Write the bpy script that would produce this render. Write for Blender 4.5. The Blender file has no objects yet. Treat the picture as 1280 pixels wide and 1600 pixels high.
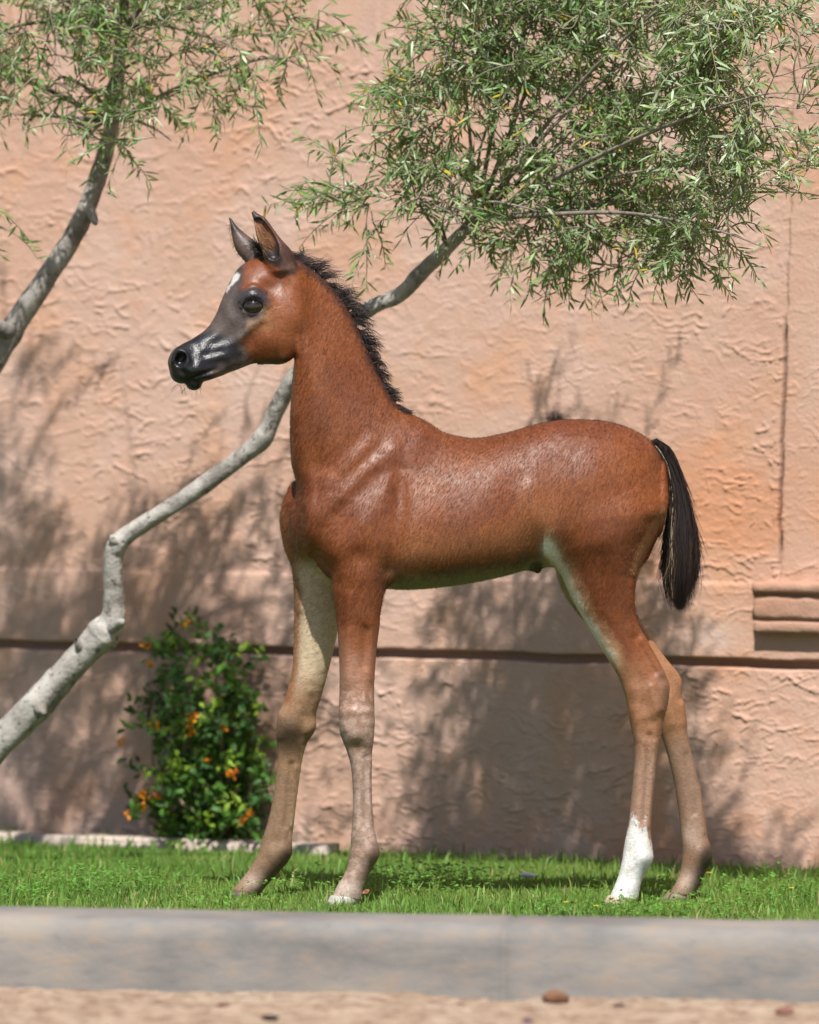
import bpy, math, random
import numpy as np
from mathutils import Matrix, Vector

R = math.radians
random.seed(7)
rng = np.random.default_rng(11)
scene = bpy.context.scene
COL = scene.collection

# ------------------------------------------------------------------ camera, sky, sun, exposure
FPX = 12000.0                      # focal length in photograph pixels (1280 wide)
DIST = 15.0                        # camera to foal
CAM_H = 0.95
PITCH, ROLL = math.atan(150.0 / FPX), R(0.6)
cam_d = bpy.data.cameras.new('camera')
cam = bpy.data.objects.new('camera', cam_d)
COL.objects.link(cam)
cam_d.sensor_fit = 'HORIZONTAL'
cam_d.sensor_width = 24.0
cam_d.lens = 24.0 * FPX / 1280.0
cam_d.clip_end = 500.0
cam_d.dof.use_dof = True
cam_d.dof.focus_distance = DIST - 0.08
cam_d.dof.aperture_fstop = 3.0
CAM_R = Matrix.Rotation(R(90) - PITCH, 3, 'X') @ Matrix.Rotation(ROLL, 3, 'Z')
cam.matrix_world = Matrix.Translation((0, -DIST, CAM_H)) @ CAM_R.to_4x4()
scene.camera = cam

SUN_AZ = R(4)                      # sun stands almost straight behind the camera, 4 degrees to its left
SUN_EL = R(55.5)
to_sun = Vector((-math.sin(SUN_AZ) * math.cos(SUN_EL), -math.cos(SUN_AZ) * math.cos(SUN_EL), math.sin(SUN_EL)))
sun_d = bpy.data.lights.new('sun', 'SUN')
sun_d.energy = 5.2
sun_d.angle = R(0.55)
sun_d.color = (1.0, 0.965, 0.90)
sun = bpy.data.objects.new('sun', sun_d)
COL.objects.link(sun)
sun.rotation_euler = to_sun.to_track_quat('Z', 'Y').to_euler()
world = bpy.data.worlds.new('World')
scene.world = world
world.use_nodes = True
wn = world.node_tree
sky = wn.nodes.new('ShaderNodeTexSky')
sky.sky_type = 'NISHITA'
sky.sun_disc = False
sky.sun_elevation = SUN_EL
sky.sun_rotation = math.atan2(to_sun.x, to_sun.y)
sky.air_density, sky.dust_density, sky.ozone_density = 1.0, 1.2, 1.0
bg = wn.nodes['Background']
bg.inputs['Strength'].default_value = 0.07
wn.links.new(sky.outputs['Color'], bg.inputs['Color'])
scene.view_settings.view_transform = 'Standard'
scene.view_settings.look = 'None'
scene.view_settings.gamma = 1.0
scene.view_settings.exposure = 0.55
scene.cycles.use_denoising = True
scene.cycles.max_bounces = 8
scene.cycles.transparent_max_bounces = 8

CR = np.array(CAM_R)


def P(px, py, Y):
    """world points that lie at depth Y (metres behind the foal's plane) on the ray of a photograph pixel"""
    px, py, Y = np.broadcast_arrays(np.asarray(px, float), np.asarray(py, float), np.asarray(Y, float))
    d = np.stack([(px - 640.0) / FPX, -(py - 800.0) / FPX, -np.ones_like(px)], -1) @ CR.T
    t = (Y + DIST) / d[..., 1]
    o = d * t[..., None]
    o[..., 1] += -DIST
    o[..., 2] += CAM_H
    return o


def V(px, py, Y):
    return Vector(P(px, py, Y))


# ------------------------------------------------------------------ helpers
def mesh_np(name, verts, quads=None, tris=None, mat=None, parent=None, smooth=True, cols=None, extra=None):
    verts = np.asarray(verts, np.float32)
    nq = 0 if quads is None else len(quads)
    nt = 0 if tris is None else len(tris)
    me = bpy.data.meshes.new(name)
    me.vertices.add(len(verts))
    me.vertices.foreach_set('co', verts.ravel())
    idx = []
    if nq: idx.append(np.asarray(quads, np.int32).ravel())
    if nt: idx.append(np.asarray(tris, np.int32).ravel())
    idx = np.concatenate(idx)
    me.loops.add(len(idx))
    me.loops.foreach_set('vertex_index', idx)
    me.polygons.add(nq + nt)
    st = np.concatenate([np.arange(nq) * 4, nq * 4 + np.arange(nt) * 3]).astype(np.int32)
    me.polygons.foreach_set('loop_start', st)
    if smooth:
        me.polygons.foreach_set('use_smooth', np.ones(nq + nt, bool))
    me.update(calc_edges=True)
    if cols is not None:
        a = me.color_attributes.new('Col', 'FLOAT_COLOR', 'POINT')
        c4 = np.ones((len(verts), 4), np.float32)
        c4[:, :3] = cols
        a.data.foreach_set('color', c4.ravel())
    if extra:
        for k, vals in extra.items():
            a = me.attributes.new(k, 'FLOAT', 'POINT')
            a.data.foreach_set('value', np.asarray(vals, np.float32))
    o = bpy.data.objects.new(name, me)
    COL.objects.link(o)
    if mat: me.materials.append(mat)
    if parent: o.parent = parent
    return o


def thing(name, label, cat, loc=(0, 0, 0), group=None):
    o = bpy.data.objects.new(name, None)
    COL.objects.link(o)
    o.location = loc
    o.empty_display_size = 0.1
    tag(o, label, cat, group)
    return o


def tag(o, label=None, cat=None, group=None, kind=None):
    if label: o['label'] = label
    if cat: o['category'] = cat
    if group: o['group'] = group
    if kind: o['kind'] = kind
    return o


def crom(pts, n):
    """Catmull-Rom through rows of pts, n samples per span"""
    p = np.asarray(pts, float)
    e = np.vstack([2 * p[0] - p[1], p, 2 * p[-1] - p[-2]])
    out = []
    for i in range(1, len(e) - 2):
        t = np.linspace(0, 1, n, endpoint=False)[:, None]
        a, b, c, d = e[i - 1], e[i], e[i + 1], e[i + 2]
        out.append(0.5 * (2 * b + (c - a) * t + (2 * a - 5 * b + 4 * c - d) * t ** 2 + (3 * b - a - 3 * c + d) * t ** 3))
    out.append(p[-1:])
    return np.vstack(out)


def tubes(paths, radii, sides=5):
    """many polylines with the same point count -> verts, quads.  paths (N,M,3), radii (N,M)"""
    paths = np.asarray(paths, float)
    radii = np.asarray(radii, float)
    N, M, _ = paths.shape
    tan = np.gradient(paths, axis=1)
    tan /= np.linalg.norm(tan, axis=2, keepdims=True) + 1e-12
    ref = np.where(np.abs(tan[:, :1, 1:2]) < 0.8, np.array([0, 1.0, 0]), np.array([1.0, 0, 0]))
    ref = np.broadcast_to(ref, tan.shape)
    b = np.cross(tan, ref); b /= np.linalg.norm(b, axis=2, keepdims=True) + 1e-12
    n = np.cross(b, tan)
    ang = np.arange(sides) * 2 * np.pi / sides
    v = paths[:, :, None, :] + radii[:, :, None, None] * (np.cos(ang)[None, None, :, None] * b[:, :, None, :] + np.sin(ang)[None, None, :, None] * n[:, :, None, :])
    base = (np.arange(N)[:, None, None] * M + np.arange(M - 1)[None, :, None]) * sides
    k = np.arange(sides)[None, None, :]
    k2 = (k + 1) % sides
    q = np.stack([base + k, base + k2, base + sides + k2, base + sides + k], -1).reshape(-1, 4)
    return v.reshape(-1, 3), q


def resample(path, n):
    path = np.asarray(path, float)
    s = np.concatenate([[0], np.cumsum(np.linalg.norm(np.diff(path[:, :3], axis=0), axis=1))])
    t = np.linspace(0, s[-1], n)
    return np.stack([np.interp(t, s, path[:, i]) for i in range(path.shape[1])], 1)


def hash2(ix, iy, seed):
    h = (ix.astype(np.int64) * 374761393 + iy.astype(np.int64) * 668265263 + seed * 974711) & 0xffffffff
    h = ((h ^ (h >> 13)) * 1274126177) & 0xffffffff
    return ((h ^ (h >> 16)) & 0xffffff) / float(0xffffff)


def vnoise(x, y, seed=0):
    ix, iy = np.floor(x), np.floor(y)
    fx, fy = x - ix, y - iy
    fx = fx * fx * fx * (fx * (fx * 6 - 15) + 10); fy = fy * fy * fy * (fy * (fy * 6 - 15) + 10)
    a = hash2(ix, iy, seed); b = hash2(ix + 1, iy, seed); c = hash2(ix, iy + 1, seed); d = hash2(ix + 1, iy + 1, seed)
    return (a + (b - a) * fx) * (1 - fy) + (c + (d - c) * fx) * fy


def fbm(x, y, seed=0, oct=4):
    s, a, t = 0, 0.5, 0
    for i in range(oct):
        s = s + a * vnoise(x * 2 ** i + 13.7 * i, y * 2 ** i - 7.1 * i, seed + i); t += a; a *= 0.5
    return s / t


def sstep(a, b, x):
    t = np.clip((x - a) / (b - a), 0, 1)
    return t * t * (3 - 2 * t)


def new_mat(name):
    m = bpy.data.materials.new(name)
    m.use_nodes = True
    nt = m.node_tree
    return m, nt, nt.nodes['Principled BSDF']


def N(nt, typ, **kw):
    n = nt.nodes.new(typ)
    for k, v in kw.items():
        if k in n.inputs: n.inputs[k].default_value = v
        else: setattr(n, k, v)
    return n


def ramp(nt, fac, stops):
    r = nt.nodes.new('ShaderNodeValToRGB')
    el = r.color_ramp.elements
    while len(el) < len(stops): el.new(0.5)
    for e, (p, c) in zip(el, stops):
        e.position = p
        e.color = (*c, 1) if len(c) == 3 else c
    nt.links.new(fac, r.inputs['Fac'])
    return r.outputs['Color']


def bump(nt, b, h, strength, dist, prev=None):
    n = N(nt, 'ShaderNodeBump', Strength=strength, Distance=dist)
    nt.links.new(h, n.inputs['Height'])
    if prev: nt.links.new(prev, n.inputs['Normal'])
    if b: nt.links.new(n.outputs['Normal'], b.inputs['Normal'])
    return n.outputs['Normal']


def mixc(nt, fac, a, b, blend='MIX'):
    m = nt.nodes.new('ShaderNodeMix')
    m.data_type = 'RGBA'
    m.blend_type = blend
    for sock, v in ((m.inputs[0], fac), (m.inputs[6], a), (m.inputs[7], b)):
        if isinstance(v, (int, float)): sock.default_value = v
        elif isinstance(v, tuple): sock.default_value = (*v, 1)
        else: nt.links.new(v, sock)
    return m.outputs[2]


def attr_mat(name, rough=0.5, spec=0.4, transl=0.0, scale_noise=None):
    m, nt, b = new_mat(name)
    a = N(nt, 'ShaderNodeAttribute', attribute_name='Col')
    c = a.outputs['Color']
    nt.links.new(c, b.inputs['Base Color'])
    b.inputs['Roughness'].default_value = rough
    b.inputs['Specular IOR Level'].default_value = spec
    if transl:
        t = nt.nodes.new('ShaderNodeBsdfTranslucent')
        nt.links.new(mixc(nt, 0.5, c, (0.30, 0.42, 0.05)), t.inputs['Color'])
        mx = nt.nodes.new('ShaderNodeMixShader')
        mx.inputs[0].default_value = transl
        nt.links.new(b.outputs[0], mx.inputs[1]); nt.links.new(t.outputs[0], mx.inputs[2])
        nt.links.new(mx.outputs[0], nt.nodes['Material Output'].inputs['Surface'])
    return m


#@@WALL
WA = R(26)
W_DIR = np.array([math.cos(WA), -math.sin(WA), 0.0])      # along the wall, towards the right of the photograph
W_NOR = np.array([-math.sin(WA), -math.cos(WA), 0.0])     # out of the wall
W_Y0 = 1.60
W_ORG = np.array([0.0, W_Y0, 0.0])


def on_wall(px, py, out=0.0):
    """(s, z) on the wall plane, shifted 'out' metres towards the viewer, for a photograph pixel"""
    d = np.array([(px - 640.0) / FPX, -(py - 800.0) / FPX, -1.0]) @ CR.T
    o = np.array([0, -DIST, CAM_H])
    t = ((W_ORG + W_NOR * out - o) @ W_NOR) / (d @ W_NOR)
    p = o + d * t
    return (p - W_ORG) @ W_DIR, p[2]


def wall_pt(s, z, out=0.0):
    s, z, out = np.broadcast_arrays(np.asarray(s, float), np.asarray(z, float), np.asarray(out, float))
    return W_ORG + s[..., None] * W_DIR + out[..., None] * W_NOR + z[..., None] * np.array([0, 0, 1.0])


def wall_y(px):
    s, z = on_wall(px, 900)
    return float(wall_pt(s, z)[1])


def build_wall():
    root = thing('stucco_wall', 'tall peach pink stucco wall with a dark horizontal groove behind the foal', 'wall', tuple(W_ORG))
    m, nt, b = new_mat('stucco')
    tc = N(nt, 'ShaderNodeTexCoord')
    n1 = N(nt, 'ShaderNodeTexNoise', Scale=1.6, Detail=5.0, Roughness=0.6); nt.links.new(tc.outputs['Object'], n1.inputs['Vector'])
    n2 = N(nt, 'ShaderNodeTexNoise', Scale=5.5, Detail=6.0, Roughness=0.65); nt.links.new(tc.outputs['Object'], n2.inputs['Vector'])
    n3 = N(nt, 'ShaderNodeTexNoise', Scale=140.0, Detail=3.0); nt.links.new(tc.outputs['Object'], n3.inputs['Vector'])
    a = N(nt, 'ShaderNodeAttribute', attribute_name='Col')
    c = mixc(nt, ramp(nt, n1.outputs['Fac'], [(0.42, (0, 0, 0)), (0.58, (1, 1, 1))]), (0.440, 0.284, 0.220), (0.474, 0.340, 0.290))
    c = mixc(nt, ramp(nt, n2.outputs['Fac'], [(0.50, (0, 0, 0)), (0.68, (0.5, 0.5, 0.5))]), c, (0.50, 0.255, 0.135))
    c = mixc(nt, 1.0, c, a.outputs['Color'], 'MULTIPLY')
    c = mixc(nt, ramp(nt, n3.outputs['Fac'], [(0.3, (0.25, 0.25, 0.25)), (0.7, (0, 0, 0))]), c, (0.42, 0.24, 0.16))
    nt.links.new(c, b.inputs['Base Color'])
    b.inputs['Roughness'].default_value = 0.92
    b.inputs['Specular IOR Level'].default_value = 0.15
    bump(nt, b, n3.outputs['Fac'], 0.6, 0.003)

    def axis(lo, hi, flo, fhi, fine, coarse):
        return np.unique(np.round(np.concatenate([np.arange(lo, flo, coarse), np.arange(flo, fhi, fine), np.arange(fhi, hi + coarse, coarse)]), 5))
    S = axis(-9, 9, -1.12, 1.12, 0.0027, 0.12)
    Z = axis(-0.1, 4.6, -0.01, 1.78, 0.0027, 0.12)
    s, z = np.meshgrid(S, Z, indexing='ij')
    # skip-trowelled coat: smooth smears that end in thin torn lips, mostly on their lower side
    def lace(sc, seed, an, sk):
        wx = fbm(s * 11, z * 11, seed + 50, 3) - 0.5; wz = fbm(s * 13, z * 13, seed + 80, 3) - 0.5
        u_, v_ = (s + 0.07 * wx) * sc * an + sk * z * sc, (z + 0.055 * wz) * sc
        q = fbm(u_, v_, seed, 3)
        qz = (fbm(u_, v_ + 0.08, seed, 3) - q) / 0.08
        saw = (q * 6.0 + 0.3) % 1.0                                 # several contour lips per smear
        edge = np.exp(-saw / 0.15) * sstep(0.0, 0.05, saw)
        brk = sstep(0.41, 0.52, fbm(s * 24 + 3, z * 24, seed + 7, 3))
        return edge * sstep(0.05, 0.45, qz) * brk
    h = 0.0052 * lace(9.0, 3, 0.55, 0.10) + 0.0050 * lace(12.0, 21, 0.60, -0.25) + 0.0044 * lace(15.0, 61, 0.65, 0.15) + 0.0040 * lace(19.0, 91, 0.6, -0.05) + 0.0034 * lace(23.0, 131, 0.7, 0.1)
    patch = 0.55 + 0.6 * sstep(0.40, 0.62, fbm(s * 3.1, z * 3.1, 140, 3))
    h = h * patch + 0.0030 * (fbm(s * 4, z * 4, 71, 3) - 0.5) + 0.0022 * (fbm(s * 40, z * 52, 90, 4) - 0.5)
    wob = 0.0015 * (fbm(s * 8, s * 0, 5, 4) - 0.5) * 4
    GZ, UZ = 0.443, 0.602
    band = sstep(GZ - 0.001, GZ + 0.003, z + wob) * (1 - sstep(UZ - 0.006, UZ + 0.006, z + wob))
    low = 1 - sstep(GZ - 0.020, GZ - 0.016, z + wob)
    groove = (1 - low) * (1 - sstep(GZ - 0.001, GZ + 0.003, z + wob))
    h = h * (1 - 0.45 * band) + 0.005 * band + 0.004 * low - 0.022 * groove
    # raised panel on the right with a cracked edge
    sp, _ = on_wall(1226, 700)
    sp2, _ = on_wall(1233, 480)
    edge = sp + (sp2 - sp) * (z - 0.88) / 0.25 * 0.8 + 0.002 * (fbm(z * 30, z * 0, 8, 3) - 0.5) * 4
    zt = 1.16
    pan = sstep(-0.004, 0.002, s - edge) * sstep(UZ, UZ + 0.004, z)
    crack = np.exp(-((s - edge + 0.004) / 0.0045) ** 2) * sstep(UZ + 0.01, UZ + 0.05, z) * (1 - sstep(zt - 0.05, zt + 0.02, z))
    crack = crack * (0.45 + 0.55 * sstep(0.30, 0.45, fbm(z * 14, z * 0 + 2, 31, 3)))
    h = h * (1 - 0.5 * pan) + 0.009 * pan - 0.024 * crack
    # colour wear: warmer stains low on the right, pale rubbed patch
    warm = sstep(0.30, 0.75, s) * (1 - sstep(0.75, 1.05, z)) * (0.45 + 0.9 * sstep(0.45, 0.62, fbm(s * 4, z * 4, 44, 4)))
    warm = np.clip(warm, 0, 1)[..., None]
    pale_s, pale_z = on_wall(1120, 995)
    pale = np.exp(-(((s - pale_s) / 0.06) ** 2 + ((z - pale_z) / 0.035) ** 2) ** 1.5)[..., None]
    cc = np.ones(s.shape + (3,)) * (1 - warm) + warm * np.array([1.06, 0.84, 0.66])
    cc = cc * (1 - 0.8 * pale) + 0.8 * pale * np.array([1.05, 1.16, 1.22])
    recess_shade = (groove + 1.5 * np.clip(crack, 0, 1))[..., None]  # shadow of the groove painted into the wall colour, crack darkened with it
    cc = cc * (1 - 0.45 * recess_shade)
    v = wall_pt(s, z, h) - W_ORG
    ni, nj = len(S), len(Z)
    g = np.arange(ni * nj).reshape(ni, nj)
    q = np.stack([g[:-1, :-1], g[1:, :-1], g[1:, 1:], g[:-1, 1:]], -1).reshape(-1, 4)
    mesh_np('wall_face', v.reshape(-1, 3), q, mat=m, parent=root, cols=np.clip(cc, 0, 2).reshape(-1, 3))
    # body of the wall behind its rendered face
    vs = [wall_pt(a_, z_, o_) - W_ORG for a_ in (-9, 9) for z_ in (-0.1, 4.6) for o_ in (-0.30, -0.04)]
    qs = [(0, 1, 3, 2), (4, 6, 7, 5), (0, 4, 5, 1), (2, 3, 7, 6), (0, 2, 6, 4), (1, 5, 7, 3)]
    mesh_np('wall_core', vs, qs, mat=m, parent=root, smooth=False, cols=np.ones((8, 3)))
    # moulded sill at the right: profile (out, z) swept along the wall
    s0, zt_ = on_wall(1174, 908, 0.05)
    _, zb_ = on_wall(1174, 989, 0.05)
    H = zt_ - zb_
    prof = [(0, 1.0), (.060, 1.0), (.070, .975), (.073, .92), (.073, .82), (.066, .775), (.052, .755), (.050, .73), (.056, .71), (.058, .60), (.059, .48), (.058, .36), (.056, .29),
            (.044, .27), (.042, .245), (.052, .225), (.055, .18), (.055, .07), (.050, .0), (0, 0)]
    L = np.concatenate([np.arange(s0, s0 + 0.5, 0.006), [s0 + 0.8, s0 + 1.4]])
    vv = []
    for i, a_ in enumerate(L):
        for j, (o_, t_) in enumerate(prof):
            k = 0.0022 * (vnoise(np.array(a_ * 40.), np.array(j * 0.9), 3) - .5) * 2 + 0.003 * (vnoise(np.array(a_ * 12.), np.array(j * 2.3), 9) - .5)
            vv.append(wall_pt(a_, zb_ + H * t_ + k * 0.6, o_ * 0.62 + (k * 0.8 if 0 < j < len(prof) - 1 else -0.006)) - W_ORG)
    npf = len(prof)
    qq = [(i * npf + j, i * npf + j + 1, (i + 1) * npf + j + 1, (i + 1) * npf + j) for i in range(len(L) - 1) for j in range(npf - 1)]
    vv = list(vv)
    c0 = len(vv); vv.append(wall_pt(s0, zb_ + H * .5, .02) - W_ORG)
    tt = [(c0, j + 1, j) for j in range(npf - 1)]
    mesh_np('sill', vv, qq, tt, mat=m, parent=root, smooth=False, cols=np.ones((len(vv), 3)) * np.array([0.80, 0.68, 0.60]))


build_wall()

#@@GROUND
KA = math.atan(0.105)


def build_ground():
    # lawn soil sheet
    m, nt, b = new_mat('lawn_soil')
    tc = N(nt, 'ShaderNodeTexCoord')
    n1 = N(nt, 'ShaderNodeTexNoise', Scale=30.0, Detail=6.0); nt.links.new(tc.outputs['Object'], n1.inputs['Vector'])
    nt.links.new(ramp(nt, n1.outputs['Fac'], [(0.35, (0.030, 0.060, 0.012)), (0.7, (0.075, 0.13, 0.030))]), b.inputs['Base Color'])
    b.inputs['Roughness'].default_value = 0.95
    bump(nt, b, n1.outputs['Fac'], 0.8, 0.02)
    def sheet(name, x0, x1, y0, y1, z, mat, nx=2, ny=2, hf=None):
        X, Y = np.meshgrid(np.linspace(x0, x1, nx), np.linspace(y0, y1, ny), indexing='ij')
        Zz = np.full_like(X, z) if hf is None else z + hf(X, Y)
        g = np.arange(nx * ny).reshape(nx, ny)
        q = np.stack([g[:-1, :-1], g[1:, :-1], g[1:, 1:], g[:-1, 1:]], -1).reshape(-1, 4)
        return tag(mesh_np(name, np.stack([X, Y, Zz], -1).reshape(-1, 3), q, mat=mat), kind='structure')
    X = np.array([-9, 9.0])
    vs = [(-9, -1.42 + 9 * 0.105, 0), (9, -1.42 - 9 * 0.105, 0), (9, 9, 0), (-9, 9, 0)]
    tag(mesh_np('lawn', vs, [(0, 1, 2, 3)], mat=m), kind='structure')
    # bare sandy earth in front of the kerb
    m, nt, b = new_mat('sandy_earth')
    tc = N(nt, 'ShaderNodeTexCoord')
    n1 = N(nt, 'ShaderNodeTexNoise', Scale=9.0, Detail=8.0, Roughness=0.7); nt.links.new(tc.outputs['Object'], n1.inputs['Vector'])
    n2 = N(nt, 'ShaderNodeTexNoise', Scale=26.0, Detail=6.0, Roughness=0.75); nt.links.new(tc.outputs['Object'], n2.inputs['Vector'])
    c = ramp(nt, n1.outputs['Fac'], [(0.3, (0.25, 0.17, 0.11)), (0.5, (0.37, 0.27, 0.19)), (0.7, (0.46, 0.365, 0.275))])
    c = mixc(nt, ramp(nt, n2.outputs['Fac'], [(0.40, (0.85, 0.85, 0.85)), (0.53, (0, 0, 0))]), c, (0.17, 0.085, 0.05))
    nt.links.new(c, b.inputs['Base Color'])
    b.inputs['Roughness'].default_value = 0.95
    p = bump(nt, None, n1.outputs['Fac'], 0.6, 0.03)
    bump(nt, b, n2.outputs['Fac'], 0.9, 0.012, p)
    sheet('sandy_ground', -4, 4, -5.5, -1.2, -0.042, m, 420, 220, lambda X, Y: 0.016 * (fbm(X * 7, Y * 7, 4, 4) - 0.5) + 0.012 * (fbm(X * 28, Y * 28, 6, 3) - 0.5))
    sheet('outer_ground', -120, 120, -120, 120, -0.075, m)
    # long concrete kerb
    m, nt, b = new_mat('kerb_concrete')
    tc = N(nt, 'ShaderNodeTexCoord')
    mp = N(nt, 'ShaderNodeMapping'); mp.inputs['Scale'].default_value = (1, 1, 2.6); nt.links.new(tc.outputs['Object'], mp.inputs['Vector'])
    n1 = N(nt, 'ShaderNodeTexNoise', Scale=4.0, Detail=6.0, Roughness=0.6); nt.links.new(mp.outputs[0], n1.inputs['Vector'])
    n2 = N(nt, 'ShaderNodeTexNoise', Scale=16.0, Detail=6.0, Roughness=0.7); nt.links.new(mp.outputs[0], n2.inputs['Vector'])
    n3 = N(nt, 'ShaderNodeTexNoise', Scale=220.0, Detail=2.0); nt.links.new(tc.outputs['Object'], n3.inputs['Vector'])
    c = ramp(nt, n1.outputs['Fac'], [(0.34, (0.118, 0.114, 0.111)), (0.52, (0.178, 0.168, 0.158)), (0.68, (0.235, 0.207, 0.178))])
    c = mixc(nt, ramp(nt, n2.outputs['Fac'], [(0.50, (0, 0, 0)), (0.72, (0.55, 0.55, 0.55))]), c, (0.24, 0.165, 0.11))
    c = mixc(nt, ramp(nt, n2.outputs['Fac'], [(0.30, (0.5, 0.5, 0.5)), (0.42, (0, 0, 0))]), c, (0.10, 0.10, 0.11))
    nt.links.new(c, b.inputs['Base Color'])
    b.inputs['Roughness'].default_value = 0.85
    p = bump(nt, None, n2.outputs['Fac'], 0.4, 0.006)
    bump(nt, b, n3.outputs['Fac'], 0.5, 0.002, p)
    prof = [(0.0, -0.12), (0.0, 0.045), (0.004, 0.066), (0.014, 0.078), (0.03, 0.082), (0.22, 0.084), (0.236, 0.080), (0.244, 0.066), (0.246, -0.12)]
    xs = np.linspace(-6, 6, 241)
    joints = [0.17, 3.2, -2.9]
    xs = np.unique(np.concatenate([xs] + [[j_ - .006, j_ - .003, j_ + .003, j_ + .006] for j_ in joints]))
    vv = []
    for i, x in enumerate(xs):
        for j, (o_, z_) in enumerate(prof):
            k = (vnoise(np.array(x * 9.), np.array(j * 1.7), 5) - 0.5) * 0.006
            jn = 0.0035 if min(abs(x - j_) for j_ in joints) < 0.004 else 0.0
            vv.append((x, o_ + k + (jn if o_ < 0.02 else 0), z_ + k * 0.5 - (jn if z_ > 0.07 else 0)))
    npf = len(prof)
    qq = [(i * npf + j, (i + 1) * npf + j, (i + 1) * npf + j + 1, i * npf + j + 1) for i in range(len(xs) - 1) for j in range(npf - 1)]
    k = mesh_np('kerb', vv, qq, mat=m)
    k.location = (0, -1.86, 0)
    k.rotation_euler = (0, 0, -KA)
    tag(k, kind='structure')
    # thin concrete edging against the wall, left of the foal
    m2, nt, b = new_mat('edging_concrete')
    n1 = N(nt, 'ShaderNodeTexNoise', Scale=18.0, Detail=5.0)
    nt.links.new(ramp(nt, n1.outputs['Fac'], [(0.35, (0.33, 0.26, 0.22)), (0.65, (0.50, 0.42, 0.36))]), b.inputs['Base Color'])
    b.inputs['Roughness'].default_value = 0.9
    s1, _ = on_wall(562, 1335)
    prof = [(0.165, -0.05), (0.165, 0.020), (0.158, 0.026), (0.10, 0.027), (0.094, -0.05)]
    L = np.linspace(-5, s1, 120)
    vv = [wall_pt(a_, z_ + 0.003 * (vnoise(np.array(a_ * 14.), np.array(j * 2.), 2) - .5), o_ + 0.004 * (vnoise(np.array(a_ * 10.), np.array(j * 3.), 7) - .5)) for a_ in L for j, (o_, z_) in enumerate(prof)]
    npf = len(prof)
    qq = [(i * npf + j, i * npf + j + 1, (i + 1) * npf + j + 1, (i + 1) * npf + j) for i in range(len(L) - 1) for j in range(npf - 1)]
    qq.append(tuple((len(L) - 1) * npf + j for j in (0, 1, 2, 3)))
    o = mesh_np('edging_strip', vv, qq, mat=m2)
    tag(o, 'low pale concrete edging strip along the foot of the wall behind the grass', 'edging')


build_ground()


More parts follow.
